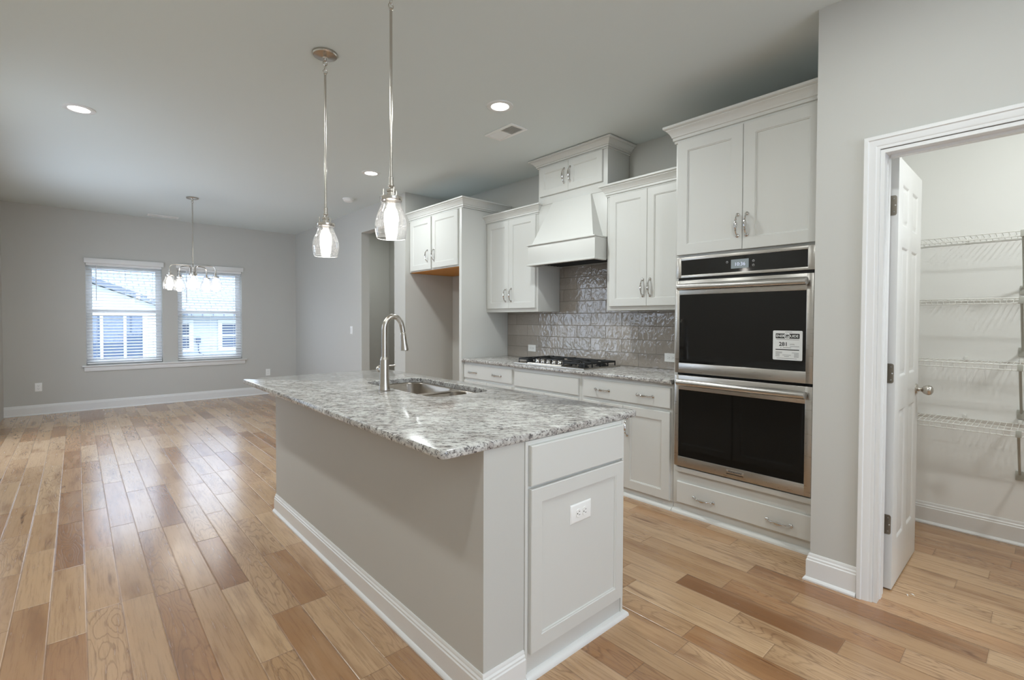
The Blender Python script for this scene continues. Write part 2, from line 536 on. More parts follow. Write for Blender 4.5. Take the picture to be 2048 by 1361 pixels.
struct('floor', G().box(XL - .15, 4.6, YB - .15, YF + .15, -0.12, 0.0), M['floor'], 'brown hickory plank floor running through kitchen, pantry and dining area', 'floor')
struct('ceiling', G().box(XL - .15, 4.6, YB - .15, YF + .15, H, H + .12), M['ceiling'], 'smooth light grey ceiling over the whole room', 'ceiling')
W1 = (0.10, 1.005, 0.655, 2.135)
W2 = (1.205, 2.125, 0.655, 2.135)
struct('wall_far', wall_panels('y', YF, YF + .15, XL - .15, 4.6, 0, H, [W1, W2]), M['wall'], 'light grey dining wall with the two blind-covered windows', 'wall')
W3 = (5.85, 7.65, 0.06, 2.12)
W4 = (4.5, 5.55, 1.30, 2.2)
struct('wall_side', wall_panels('x', XL - .15, XL, YB, YF, 0, H, [W3, W4]), M['wall'], 'light grey wall meeting the window wall at its outer corner', 'wall')
W5 = (-.35, 2.35, .45, 2.35)  # unseen opening, added to let fill daylight in from behind
struct('wall_back', wall_panels('y', YB - .15, YB, XL - .15, 4.6, 0, H, [W5]), M['wall'], 'light grey wall behind the camera', 'wall')
struct('wall_hall', wall_panels('x', XH, XH + .12, YA, YF, 0, H, [(5.544, 6.491, 0, 2.552)]), M['wall'], 'light grey wall with the tall cased-free hallway opening', 'wall')
struct('wall_alcove', G().box(XH + .12, 4.6, YA, YA + .12, 0, H), M['wall'], 'grey return wall closing the empty refrigerator alcove', 'wall')
struct('wall_kitchen', G().box(XK, XK + .12, YPC, YA, 0, H), M['wall'], 'grey kitchen wall behind the white cabinets', 'wall')
DOOR = (-0.085, 0.541, 0, 2.135)
struct('wall_pantry', wall_panels('x', XP, XP + .12, YB, YPC, 0, H, [DOOR]), M['wall'], 'light grey wall around the open pantry doorway', 'wall')
g = G()
g.box(XP + .12, XPK + .12, YPC - .112, YPC, 0, H)
struct('wall_divider', g, M['pantry'], 'white pantry side wall next to the ovens', 'wall')
struct('wall_shelves', G().box(XPK, XPK + .12, YPR - .12, YPC - .112, 0, H), M['pantry'], 'white pantry wall carrying the wire shelves', 'wall')
struct('wall_closet', G().box(XP + .12, XPK, YPR - .12, YPR, 0, H), M['pantry'], 'white end wall of the pantry', 'wall')
# hallway behind the opening
g = G()
g.box(4.25, 4.37, YA + .12, YF, 0, H)
struct('wall_corridor', g, M['wall'], 'shaded grey corridor wall seen through the tall opening', 'wall')
struct('wall_passage', G().box(XH + .12, 4.25, 8.0, 8.12, 0, H), M['wall'], 'grey end wall of the corridor', 'wall')

BB = [(0, 0), (.026, 0), (.026, .007), (.021, .015), (.0145, .019), (.0145, .104), (.0110, .109), (.0110, .117), (.0065, .124), (.0065, .131), (.003, .139), (0, .139)]
def baseboard(name, path, side, label, h=1.0):
    pr = [(d, z * h if z > .02 else z) for d, z in BB]
    return struct(name, G().sweep(path, pr, side, ID(0)), M['trim'], label, 'baseboard')
baseboard('baseboard_far', [(XL, YF), (XH, YF)], -1, 'white baseboard under the two windows')
baseboard('baseboard_side', [(XL, YB), (XL, 5.80)], -1, 'white baseboard along the side wall near the patio door')
baseboard('baseboard_hall', [(XH, YF - .03), (XH, 6.491)], -1, 'white baseboard along the hallway wall under the light switch')
baseboard('baseboard_alcove', [(XH, 5.544), (XH, YA), (XK, YA), (XK, 4.22)], -1, 'white baseboard around the refrigerator alcove')
baseboard('baseboard_pantry', [(3.052, YPC + .0005), (XP, YPC + .0005), (XP, .604)], -1, 'short white baseboard between oven cabinet and pantry casing')
baseboard('baseboard_shelves', [(XPK, YPC - .112), (XPK, YPR)], -1, 'white baseboard below the wire shelves')
baseboard('baseboard_divider', [(2.95, YPC - .112), (XPK - .03, YPC - .112)], -1, 'white baseboard behind the open pantry door')

# pantry doorway casing + jambs
CASIDE = -1
CAS = [(0, 0), (0, .010), (.005, .012), (.012, .012), (.018, .016), (.040, .019), (.044, .024), (.058, .024), (.061, .020), (.061, 0)]
g = G().sweep([(.541, 0), (.541, 2.121), (-.085, 2.121), (-.085, 0)], CAS, CASIDE, lambda p, q, t: (XP - t, p, q))
cs = struct('trim_1', g, M['trim'], 'white moulded casing around the pantry doorway', 'trim')
g = G()
g.box(XP - .004, XP + .124, .524, .5405, 0, 2.118); g.box(XP - .004, XP + .124, -.0845, -.068, 0, 2.118); g.box(XP - .004, XP + .124, -.068, .524, 2.1015, 2.118)
g.box(XP + .05, XP + .085, .5205, .524, 0, 2.1015); g.box(XP + .05, XP + .085, -.068, -.056, 0, 2.1015); g.box(XP + .05, XP + .085, -.056, .512, 2.090, 2.1015)
obj('jamb', g, M['trim'], cs)

# windows
def window(n, w, label):
    x0, x1, z0, z1 = w
    t = thing('window_%d' % n, label, 'window', ((x0 + x1) / 2, YF + .1, z0), kind='structure')
    y0, y1 = YF + .095, YF + .145
    g = G(); f = .035
    g.box(x0, x0 + f, y0, y1, z0, z1, .002); g.box(x1 - f, x1, y0, y1, z0, z1, .002)
    g.box(x0 + f, x1 - f, y0, y1, z1 - f, z1, .002); g.box(x0 + f, x1 - f, y0, y1, z0, z0 + f, .002)
    obj('frame', g, M['vinyl'], t)
    zm = 1.438
    for nm, a, b, ya in (('lower_sash', z0 + f, zm + .02, y0 + .004), ('upper_sash', zm - .02, z1 - f, y0 + .024)):
        g = G(); s = .04; yb = ya + .02
        g.box(x0 + f, x0 + f + s, ya, yb, a, b, .002); g.box(x1 - f - s, x1 - f, ya, yb, a, b, .002)
        g.box(x0 + f + s, x1 - f - s, ya, yb, a, a + s, .002); g.box(x0 + f + s, x1 - f - s, ya, yb, b - s, b, .002)
        so = obj(nm, g, M['vinyl'], t)
        obj('pane', G().box(x0 + f + s, x1 - f - s, ya + .008, ya + .012, a + s, b - s), M['glass'], so)
    return t
window(1, W1, 'white window at the outer corner end of the dining wall')
window(2, W2, 'white window behind the chandelier on the dining wall')
def side_window(n, w, label):
    a0, a1, z0, z1 = w; t = thing('window_%d' % n, label, 'window', (XL - .1, (a0 + a1) / 2, z0), kind='structure')
    f = .06; g = G()
    g.box(XL - .12, XL - .06, a0, a0 + f, z0, z1, .002); g.box(XL - .12, XL - .06, a1 - f, a1, z0, z1, .002)
    g.box(XL - .12, XL - .06, a0 + f, a1 - f, z0, z0 + f, .002); g.box(XL - .12, XL - .06, a0 + f, a1 - f, z1 - f, z1, .002)
    obj('frame', g, M['vinyl'], t)
    obj('pane', G().box(XL - .092, XL - .088, a0 + f, a1 - f, z0 + f, z1 - f), M['glass'], t)
side_window(3, W3, 'full-height glass patio door in the side wall')
side_window(4, W4, 'high window in the side wall')
x0, x1, z0, z1 = W5
t = thing('window_5', 'wide triple window behind the camera, added unseen for fill daylight', 'window', ((x0 + x1) / 2, YB - .1, z0), kind='structure')
g = G()
for a in (x0, x0 + .88, x0 + 1.76, x1 - .06): g.box(a, a + .06, YB - .12, YB - .06, z0, z1, .002)
g.box(x0, x1, YB - .12, YB - .06, z0, z0 + .06, .002); g.box(x0, x1, YB - .12, YB - .06, z1 - .06, z1, .002)
obj('frame', g, M['vinyl'], t)
obj('pane', G().box(x0 + .01, x1 - .01, YB - .092, YB - .088, z0 + .01, z1 - .01), M['glass'], t)
# stool and apron under both windows
g = G()
g.box(.050, 2.190, YF - .052, YF, .628, .650, .005)
g.box(.074, 2.166, YF - .022, YF, .562, .628, .004)
g.box(.103, 1.002, YF, YF + .093, .640, .652); g.box(1.208, 2.122, YF, YF + .093, .640, .652)
struct('trim_2', g, M['trim'], 'white window stool and apron shared by both dining windows', 'sill')

# blinds
def blind(w, xv0, xv1, wand_x, label):
    x0, x1, z0, z1 = w
    t = thing('window_blind', label, 'blind', ((x0 + x1) / 2, YF + .05, z0), 'window blinds')
    g = G()
    g.box(xv0, xv1, YF - .030, YF - .012, 2.132, 2.205, .004)
    g.box(xv0, xv0 + .018, YF - .0121, YF - .0005, 2.132, 2.205, .002); g.box(xv1 - .018, xv1, YF - .0121, YF - .0005, 2.132, 2.205, .002)
    obj('valance', g, M['trim'], t)
    g = G(); n = 32; zb = .705; zt = 2.085
    for i in range(n):
        z = zb + (zt - zb) * i / (n - 1); tl = math.radians(15)
        pr = []
        for a in range(7):
            s = -1 + a / 3.0
            pr.append((YF + .045 + .0245 * s * math.cos(tl), z + .0245 * s * math.sin(tl) + .0025 * (1 - s * s)))
        top = [(y, zz + .0014) for y, zz in pr]
        loop = pr + top[::-1]
        g.loft([[(x, y, zz) for y, zz in loop] for x in (x0 + .008, x1 - .008)])
    obj('slats', g, M['slat'], t)
    g = G()
    g.box(x0 + .008, x1 - .008, YF + .02, YF + .07, .664, .684, .003)
    obj('bottom_rail', g, M['slat'], t)
    obj('head_rail', G().box(x0 + .004, x1 - .004, YF + .015, YF + .075, 2.10, 2.134), M['slat'], t)
    g = G()
    for k in (.13, .5, .87):
        x = x0 + (x1 - x0) * k
        for y in (YF + .0195, YF + .0705): g.tube([(x, y, .68), (x, y, 2.12)], .0012, 5)
    obj('ladder_cords', g, M['slat'], t)
    g = G().tube([(wand_x, YF + .008, 2.115), (wand_x, YF + .006, 1.60)], .0045, 8)
    obj('tilt_wand', g, M['vinyl'], t)
blind(W1, .083, 1.026, .218, 'open white slatted blind in front of the dark neighbouring window')
blind(W2, 1.189, 2.146, 1.328, 'open white slatted blind behind the chandelier')

# ------------------------------------------------------------------ outside
struct('ground', G().box(-14, 16, YF + .2, 40, -1.2, -1.0), M['grassy'], 'lawn outside the windows', 'ground')
nb = thing('neighbor_house', 'pale sided neighbouring house with shingle roof seen through the blinds', 'house', (2, 14.2, -1))
g = G()
z = -1.0
while z < 1.62:
    g.add([(-8, 14.0, z), (9, 14.0, z), (9, 14.012, z + .15), (-8, 14.012, z + .15), (-8, 14.3, z), (9, 14.3, z), (9, 14.3, z + .15), (-8, 14.3, z + .15)],
          [(0, 1, 2, 3), (4, 7, 6, 5), (0, 4, 5, 1), (3, 2, 6, 7), (0, 3, 7, 4), (1, 5, 6, 2)])
    z += .15
obj('siding', g, M['siding'], nb)
g = G().add([(-8.3, 13.6, 1.50), (9.3, 13.6, 1.50), (9.3, 16.6, 3.25), (-8.3, 16.6, 3.25), (-8.3, 13.6, 1.38), (9.3, 13.6, 1.38), (9.3, 16.6, 3.05), (-8.3, 16.6, 3.05)],
            [(0, 1, 2, 3), (7, 6, 5, 4), (0, 4, 5, 1), (1, 5, 6, 2), (2, 6, 7, 3), (3, 7, 4, 0)])
obj('roof', g, M['roof'], nb)
# projecting gabled wing with the dark window
g = G()
g.loft([[(-2.6, y, -1), (1.75, y, -1), (1.75, y, 1.46), (-.42, y, 2.34), (-2.6, y, 1.46)] for y in (13.5, 13.99)])
obj('gable_wing', g, M['siding'], nb)
for sg in (-1, 1):
    g = G().loft([[(-.42, y, 2.36), (-.42 + sg * 2.35, y, 1.40), (-.42 + sg * 2.35, y, 1.52), (-.42, y, 2.48)] for y in (13.3, 15.2)])
    obj('gable_roof', g, M['roof'], nb)
def nb_window(x0, x1, z0, z1, yf, mull, hm):
    g = G(); s = .09
    g.box(x0 - s, x0, yf - .03, yf + .02, z0 - s, z1 + s); g.box(x1, x1 + s, yf - .03, yf + .02, z0 - s, z1 + s)
    g.box(x0, x1, yf - .03, yf + .02, z1, z1 + s); g.box(x0, x1, yf - .03, yf + .02, z0 - s, z0)
    for m in mull: g.box(m - .025, m + .025, yf - .03, yf + .02, z0, z1)
    for m in hm: g.box(x0, x1, yf - .03, yf + .02, m - .025, m + .025)
    wo = obj('window', g, M['nbtrim'], nb)
    obj('pane', G().box(x0, x1, yf - .012, yf - .006, z0, z1), M['nbglass'], wo)
nb_window(-.35, 1.10, .42, 1.40, 13.5, (.395, .79), ())
nb_window(1.72, 2.05, .62, 1.22, 14.0, (), (.92,))
nb_window(2.76, 3.55, .62, 1.22, 14.0, (), (.92,))
g = G().box(2.19, 2.29, 13.93, 13.995, .74, .88, .01)
g.tube([(2.24, 13.96, .74), (2.24, 13.96, .55), (2.26, 13.96, .49), (2.34, 13.9, .45)], .014, 8)
obj('meter_box', g, M['nbglass'], nb)
acu = G().box(2.40, 2.80, 13.2, 13.6, -1.0, .47, .03)
for i in range(14): acu.box(2.395, 2.805, 13.195, 13.605, -.8 + i * .085, -.775 + i * .085)
tag(obj('air_conditioner', acu, M['nbglass']), 'grey outdoor air conditioner by the neighbouring house wall', 'air conditioner')

# ------------------------------------------------------------------ ceiling lamps and fittings
def recessed(x, y, label, w=WATT, on=True):
    t = thing('recessed_light', label, 'ceiling light', (x, y, H), 'recessed ceiling lights')
    g = G().lathe([(.062, -.0015), (.066, -.008), (.086, -.010), (.096, -.006), (.098, 0)], (x, y, H), 40, cap0=False, cap1=False)
    obj('trim_ring', g, M['trim'], t)
    obj('lens', G().lathe([(1e-4, -.004), (.064, -.004), (.064, -.001)], (x, y, H), 40, cap1=False), M['lens'], t)
    ld = bpy.data.lights.new('recessed_lamp', 'AREA'); ld.shape = 'DISK'; ld.size = .13; ld.energy = w; ld.color = (0.935, .99, .985)
    lo = bpy.data.objects.new('recessed_lamp', ld); COL.objects.link(lo); lo.parent = t; lo.location = (0, 0, -.014)
    return t
recessed(.03, 4.817, 'round recessed ceiling light over the open floor beside the pendants', 20.0)
recessed(2.322, 2.694, 'round recessed ceiling light next to the square air vent', 21.0)
recessed(2.355, 4.826, 'round recessed ceiling light near the smoke detector', 17.0)
recessed(.045, 2.72, 'round recessed ceiling light above the open floor, out of view', 15.0)
recessed(.05, .72, 'round recessed ceiling light just behind the camera, out of view', 11.0)
recessed(1.75, .40, 'round recessed ceiling light added to brighten the pantry aisle, out of view', 12.0)  # unseen lamp, placed to lift the floor light without burning out the wall
recessed(.05, -1.5, 'round recessed ceiling light added for fill over the rear floor, out of view')  # extra unseen lamp, added as fill from behind the camera
recessed(3.70, 6.9, 'round recessed ceiling light in the corridor, out of view', 10.0)
recessed(2.0, -1.5, 'round recessed ceiling light added for fill by the rear wall, out of view')  # second added fill lamp, out of sight at the rear

# pantry ceiling lamp
t = thing('pantry_light', 'white dome ceiling light inside the pantry, out of view', 'ceiling light', (3.03, -.36, H))
obj('base', G().lathe([(.15, 0), (.15, -.02), (.14, -.025)], (3.03, -.36, H), 32), M['nickel'], t)
obj('dome', G().lathe([(.14, -.025), (.13, -.06), (.09, -.09), (.03, -.105), (1e-4, -.107)], (3.03, -.36, H), 32, cap0=False, cap1=False), M['lens'], t)
ld = bpy.data.lights.new('pantry_lamp', 'AREA'); ld.shape = 'DISK'; ld.size = .16; ld.energy = PANTRY_WATT; ld.color = (0.94, .985, .975)
lo = bpy.data.objects.new('pantry_lamp', ld); COL.objects.link(lo); lo.parent = t; lo.location = (0, 0, -.115)

# smoke detector
t = thing('smoke_detector', 'white round smoke detector on the ceiling before the hallway', 'smoke detector', (2.641, 6.053, H))
obj('base', G().lathe([(.072, 0), (.072, -.010), (.068, -.013)], (2.641, 6.053, H), 32), M['plate'], t)
obj('cover', G().lathe([(.064, -.013), (.062, -.028), (.050, -.038), (.02, -.041), (1e-4, -.041)], (2.641, 6.053, H), 32, cap1=False), M['plate'], t)

def vent(x0, x1, y0, y1, label, along):
    t = thing('ceiling_vent', label, 'air vent', ((x0 + x1) / 2, (y0 + y1) / 2, H), 'ceiling vents')
    g = G(); b = .028
    for a in ((x0, x0 + b, y0, y1), (x1 - b, x1, y0, y1), (x0 + b, x1 - b, y0, y0 + b), (x0 + b, x1 - b, y1 - b, y1)): g.box(a[0], a[1], a[2], a[3], H - .010, H, .003)
    if along == 'y': g.box(x0 + b, x1 - b, (y0 + y1) / 2 - .006, (y0 + y1) / 2 + .006, H - .010, H - .001)
    else: g.box((x0 + x1) / 2 - .006, (x0 + x1) / 2 + .006, y0 + b, y1 - b, H - .010, H - .001)
    obj('frame', g, M['plate'], t)
    g = G()
    if along == 'y':
        n = 22
        for i in range(n):
            y = y0 + b + (y1 - y0 - 2 * b) * (i + .5) / n; d = .004 if y < (y0 + y1) / 2 else -.004
            g.add([(x0 + b, y - d, H - .009), (x1 - b, y - d, H - .009), (x1 - b, y + d, H - .001), (x0 + b, y + d, H - .001), (x0 + b, y - d + .0015, H - .009), (x1 - b, y - d + .0015, H - .009), (x1 - b, y + d + .0015, H - .001), (x0 + b, y + d + .0015, H - .001)],
                  [(0, 1, 2, 3), (4, 7, 6, 5), (0, 4, 5, 1), (2, 6, 7, 3)])
    else:
        n = 26
        for i in range(n):
            x = x0 + b + (x1 - x0 - 2 * b) * (i + .5) / n; d = .004 if x < (x0 + x1) / 2 else -.004
            g.add([(x - d, y0 + b, H - .009), (x - d, y1 - b, H - .009), (x + d, y1 - b, H - .001), (x + d, y0 + b, H - .001), (x - d + .0015, y0 + b, H - .009), (x - d + .0015, y1 - b, H - .009), (x + d + .0015, y1 - b, H - .001), (x + d + .0015, y0 + b, H - .001)],
                  [(0, 1, 2, 3), (4, 7, 6, 5), (0, 4, 5, 1), (2, 6, 7, 3)])
    obj('louvers', g, M['plate'], t)
    obj('duct', G().box(x0 + b, x1 - b, y0 + b, y1 - b, H - .0012, H - .0004), M['brace'], t)
vent(2.585, 2.765, 2.86, 3.20, 'white rectangular ceiling vent in front of the range hood', 'y')
vent(.80, 1.19, 8.90, 9.03, 'narrow ceiling vent above the dining windows', 'x')

# ------------------------------------------------------------------ pendants
def shade_prof(k=1.0):
    o = [(.047, 0), (.049, -.006), (.045, -.014), (.047, -.022), (.056, -.045), (.066, -.070), (.0735, -.098), (.0755, -.120), (.073, -.145), (.068, -.166), (.0655, -.174)]
    i = [(r - .0025, z) for r, z in o]
    return [(r * k, z * k) for r, z in o] + [(r * k, z * k) for r, z in i[::-1]]
def bulb_prof(k=1.0):
    return [(r * k, z * k) for r, z in [(.017, -.018), (.018, -.036), (.028, -.046), (.0325, -.066), (.033, -.088), (.029, -.120), (.024, -.150), (.021, -.171), (1e-4, -.171)]]
def holder(g, x, y, z, k=1.0):
    """fitter cap with three upright studs and a stacked socket"""
    g.lathe([(r * k, h * k) for r, h in [(.050, -.004), (.052, 0), (.052, .012), (.048, .014), (.020, .015), (.020, .028), (.015, .030), (.015, .036), (.021, .038), (.021, .048), (.012, .052), (.009, .060), (.014, .064), (.014, .070), (.010, .072), (.010, .105), (.006, .108)]], (x, y, z), 28)
    for a in range(3):
        th = a * 2 * PI / 3 + .35
        g.lathe([(.0032 * k, .012 * k), (.0032 * k, .052 * k)], (x + .036 * k * math.cos(th), y + .036 * k * math.sin(th), z), 8)
def pendant(x, y, zb, label):
    t = thing('pendant_light', label, 'pendant light', (x, y, H), 'pendant lights over the island')
    obj('canopy', G().lathe([(.070, 0), (.070, -.010), (.066, -.016), (.040, -.020), (.014, -.024), (.010, -.030), (.010, -.045), (.004, -.048)], (x, y, H), 36), M['nickel'], t)
    g = G()
    g.tube([(x + .012 * math.cos(a), y, H - .058 + .012 * math.sin(a)) for a in [i * 2 * PI / 16 for i in range(16)]], .0025, 8, closed=True)
    g.tube([(x, y + .010 * math.cos(a), H - .082 + .014 * math.sin(a)) for a in [i * 2 * PI / 16 for i in range(16)]], .0025, 8, closed=True)
    g.tube([(x + .012 * math.cos(a), y, H - .106 + .012 * math.sin(a)) for a in [i * 2 * PI / 16 for i in range(16)]], .0025, 8, closed=True)
    obj('chain_link', g, M['nickel'], t)
    zs = zb + .174
    g = G().lathe([(.0065, zs + .105 - H), (.0065, -.125), (.009, -.122), (.009, -.116), (.004, -.113)], (x, y, H), 16)
    obj('rod', g, M['nickel'], t)
    g = G(); holder(g, x, y, zs + .004); obj('socket', g, M['nickel'], t)
    so = obj('shade', G().loft([[(x + r * math.cos(2 * PI * j / 40), y + r * math.sin(2 * PI * j / 40), zs + z) for j in range(40)] for r, z in shade_prof()], closed=True), M['seeded'], t)
    obj('rim', G().tube([(x + .0643 * math.cos(2 * PI * j / 40), y + .0643 * math.sin(2 * PI * j / 40), zs - .1745) for j in range(40)], .0012, 6, closed=True), M['rimglass'], so)
    obj('bulb', G().lathe(bulb_prof(), (x, y, zs), 28, cap1=False), M['bulb'], t)
    return t
pendant(1.106, 2.855, 1.700, 'seeded glass pendant whose round ceiling canopy shows above the island')
pendant(1.106, 2.06, 1.706, 'seeded glass pendant with its canopy out of view, hanging before the hallway opening')

# chandelier
cx, cy = 1.127, 7.349
t = thing('chandelier', 'five-arm nickel chandelier with clear glass shades before the windows', 'chandelier', (cx, cy, H))
obj('canopy', G().lathe([(.068, 0), (.068, -.010), (.062, -.016), (.012, -.022), (.010, -.04), (.004, -.045)], (cx, cy, H), 32), M['nickel'], t)
g = G().tube([(cx + .011 * math.cos(a), cy, H - .056 + .014 * math.sin(a)) for a in [i * 2 * PI / 14 for i in range(14)]], .0025, 6, closed=True)
obj('chain_link', g, M['nickel'], t)
obj('rod', G().lathe([(.0075, 1.93 - H), (.0075, -.075), (.004, -.068)], (cx, cy, H), 14), M['nickel'], t)
obj('hub', G().lathe([(.006, -.03), (.012, -.02), (.045, -.012), (.047, .004), (.020, .010), (.014, .03), (.009, .034)], (cx, cy, 1.905), 28), M['nickel'], t)
vdir = Vector((cx, cy, 0)).normalized(); rdir = Vector((vdir.y, -vdir.x, 0))
for kk in range(5):
    th = math.radians(-90 + 72 * kk)
    d = rdir * math.cos(th) + vdir * math.sin(th)
    R = .258
    def at(s, z): return (cx + d.x * s, cy + d.y * s, z)
    pts = [at(.036, 1.90), at(.036, 1.975), at(.040, 1.995), at(.052, 2.008), at(.075, 2.012), at(.16, 2.012), at(R - .04, 2.008), at(R - .015, 1.998), at(R - .003, 1.98), at(R, 1.955), at(R, 1.925)]
    a = obj('arm', G().tube(pts, .0055, 8), M['nickel'], t)
    g = G(); holder(g, at(R, 0)[0], at(R, 0)[1], 1.866, .8); obj('socket', g, M['nickel'], a)
    px, py = at(R, 0)[0], at(R, 0)[1]
    obj('shade', G().loft([[(px + r * math.cos(2 * PI * j / 28), py + r * math.sin(2 * PI * j / 28), 1.864 + z) for j in range(28)] for r, z in shade_prof(.96)], closed=True), M['seeded'], a)
    obj('bulb', G().lathe(bulb_prof(1.02), (px, py, 1.864), 18, cap1=False), M['bulb'], a)

# ------------------------------------------------------------------ cabinets along the kitchen wall
CR = [(0, 0), (.007, 0), (.010, .05), (.010, .10), (.006, .12), (.006, .15), (.016, .17), (.016, .33), (.022, .36), (.022, .41), (.025, .46), (.031, .58), (.040, .70), (.047, .76), (.047, .80), (.054, .82), (.060, .87), (.060, 1.0), (0, 1.0)]
def crown(path, side, z0, h, parent, k=1.0):
    return obj('crown_molding', G().sweep(path, [(d * k, z * h) for d, z in CR], side, ID(z0)), M['cabinet'], parent)
def door(parent, xf, y0, y1, z0, z1, hy=None, hz=None, s=.062, vertical=True):
    o = obj('door', G().rings(KX(xf), y0, y1, z0, z1, SHAKER(s)), M['cabinet'], parent)
    if hy is not None: handle(o, xf, hy, hz, vertical)
    return o
def drawer(parent, xf, y0, y1, z0, z1, hys=(), hz=None, name='drawer'):
    o = obj(name, G().rings(KX(xf), y0, y1, z0, z1, SLAB), M['cabinet'], parent)
    for hy in hys: handle(o, xf, hy, hz, False)
    return o

# cabinet over the fridge gap
t = thing('wall_cabinet', 'white two-door cabinet above the empty refrigerator alcove', 'cabinet', (3.4, 4.74, 1.9), 'white wall cabinets')
obj('body', G().box(3.081, 3.720, 4.214, 5.268, 1.905, 2.60, .001), M['cabinet'], t)
obj('bottom_panel', G().box(3.10, 3.715, 4.22, 5.262, 1.898, 1.905), M['raw'], t)
door(t, 3.061, 4.772, 5.222, 1.915, 2.515, 4.838, 2.07)
door(t, 3.061, 4.247, 4.744, 1.920, 2.515, 4.700, 2.07)
crown([(3.081, 5.268), (3.081, 4.166), (3.720, 4.166)], -1, 2.520, .104, t)
# tall side panel
tag(obj('refrigerator_side_panel', G().box(3.062, 3.722, 4.170, 4.2125, 0, 2.519, .0015), M['cabinet']), 'tall white end panel between refrigerator alcove and countertop', 'panel')

# upper cabinets either side of the hood
t = thing('wall_cabinet', 'white two-door wall cabinet between hood and refrigerator panel', 'cabinet', (3.55, 3.77, 1.41), 'white wall cabinets')
obj('body', G().box(3.405, 3.720, 3.367, 4.168, 1.410, 2.44, .001), M['cabinet'], t)
door(t, 3.385, 3.786, 4.136, 1.447, 2.368, 3.828, 1.587, .060)
door(t, 3.385, 3.392, 3.784, 1.447, 2.368, 3.742, 1.587, .060)
crown([(3.405, 4.168), (3.405, 3.367), (3.420, 3.367)], -1, 2.370, .092, t)
t = thing('wall_cabinet', 'white two-door wall cabinet between hood and oven tower', 'cabinet', (3.55, 2.14, 1.41), 'white wall cabinets')
obj('body', G().box(3.405, 3.720, 1.738, 2.537, 1.410, 2.44, .001), M['cabinet'], t)
door(t, 3.385, 2.143, 2.503, 1.443, 2.372, 2.176, 1.588, .060)
door(t, 3.385, 1.752, 2.141, 1.443, 2.372, 2.110, 1.588, .060)
crown([(3.420, 2.537), (3.405, 2.537), (3.405, 1.738)], -1, 2.373, .098, t)

# small cabinet above the hood
t = thing('wall_cabinet', 'small white two-door cabinet above the range hood, touching the ceiling', 'cabinet', (3.55, 2.95, 2.44), 'white wall cabinets')
obj('body', G().box(3.405, 3.720, 2.540, 3.364, 2.440, 2.86, .001), M['cabinet'], t)
door(t, 3.385, 2.970, 3.334, 2.520, 2.795, 3.018, 2.664, .058)
door(t, 3.385, 2.585, 2.968, 2.522, 2.795, 2.945, 2.664, .058)
crown([(3.720, 3.364), (3.405, 3.364), (3.405, 2.540), (3.720, 2.540)], -1, 2.797, .080, t, 1.25)

# range hood
t = thing('range_hood', 'white tapered wooden range hood above the gas cooktop', 'range hood', (3.5, 2.95, 1.84))
obj('back_panel', G().box(3.405, 3.720, 2.541, 3.3635, 2.045, 2.438, .001), M['cabinet'], t)
yl, yr = 3.362, 2.542
g = G()
g.loft([[(3.404, 3.318, 2.046), (3.268, 3.318, 2.046), (3.268, 2.584, 2.046), (3.404, 2.584, 2.046)],
        [(3.404, 3.160, 2.437), (3.385, 3.160, 2.437), (3.385, 2.705, 2.437), (3.404, 2.705, 2.437)]])
obj('chimney', g, M['cabinet'], t)
g = G()
g.box(3.250, 3.262, yr + .008, yl - .008, 1.858, 2.032, .001)
g.box(3.262, 3.720, yr + .008, yr + .026, 1.858, 2.032); g.box(3.262, 3.720, yl - .026, yl - .008, 1.858, 2.032)
obj('apron', g, M['cabinet'], t)
g = G()
g.box(3.236, 3.404, yr - .0, yl, 2.033, 2.045, .003)
obj('top_lip', g, M['cabinet'], t)
g = G()
for a in ((3.236, 3.275, yr, yl), (3.275, 3.402, yr, yr + .035), (3.275, 3.402, yl - .035, yl)): g.box(a[0], a[1], a[2], a[3], 1.842, 1.857, .003)
obj('bottom_lip', g, M['cabinet'], t)
g = G().box(3.276, 3.70, yr + .036, yl - .036, 1.868, 1.876)
for i in range(9): g.box(3.30 + i * .043, 3.312 + i * .043, yr + .06, yl - .06, 1.862, 1.868)
obj('filter_liner', g, M['iron'], t)

# base cabinets + kick
def base_cab(y0, y1, label):
    t = thing('base_cabinet', label, 'cabinet', (3.4, (y0 + y1) / 2, 0), 'white base cabinets')
    obj('body', G().box(3.1005, 3.720, y0, y1, .062, .882, .001), M['cabinet'], t)
    g = G().box(3.108, 3.125, y0, y1, 0, .061)
    g.loft([[(3.108 - .034 * math.cos(a), y, .026 * math.sin(a)) for a in [i * PI / 12 for i in range(7)]] + [(3.108, y, 0.0)] for y in (y0, y1)])
    obj('toe_kick', g, M['cabinet'], t)
    return t
t = base_cab(3.382, 4.168, 'white base cabinet with two-handled drawer beside the refrigerator panel')
drawer(t, 3.0805, 3.396, 4.150, .716, .856, (4.000, 3.614), .780)
door(t, 3.0805, 3.774, 4.150, .080, .690, 3.812, .56); door(t, 3.0805, 3.396, 3.770, .080, .690, 3.734, .56)
t = base_cab(2.557, 3.380, 'white base cabinet with blank drawer front under the cooktop')
drawer(t, 3.0805, 2.580, 3.358, .706, .846, name='false_front')
door(t, 3.0805, 2.971, 3.358, .076, .684, 3.010, .56); door(t, 3.0805, 2.580, 2.967, .076, .684, 2.930, .56)
t = base_cab(1.738, 2.555, 'white base cabinet with two-handled drawer beside the oven tower')
drawer(t, 3.0805, 1.753, 2.528, .711, .853, (2.337, 1.954), .780)
door(t, 3.0805, 2.143, 2.528, .066, .684, 2.185, .53); door(t, 3.0805, 1.755, 2.140, .066, .684, 2.104, .53)

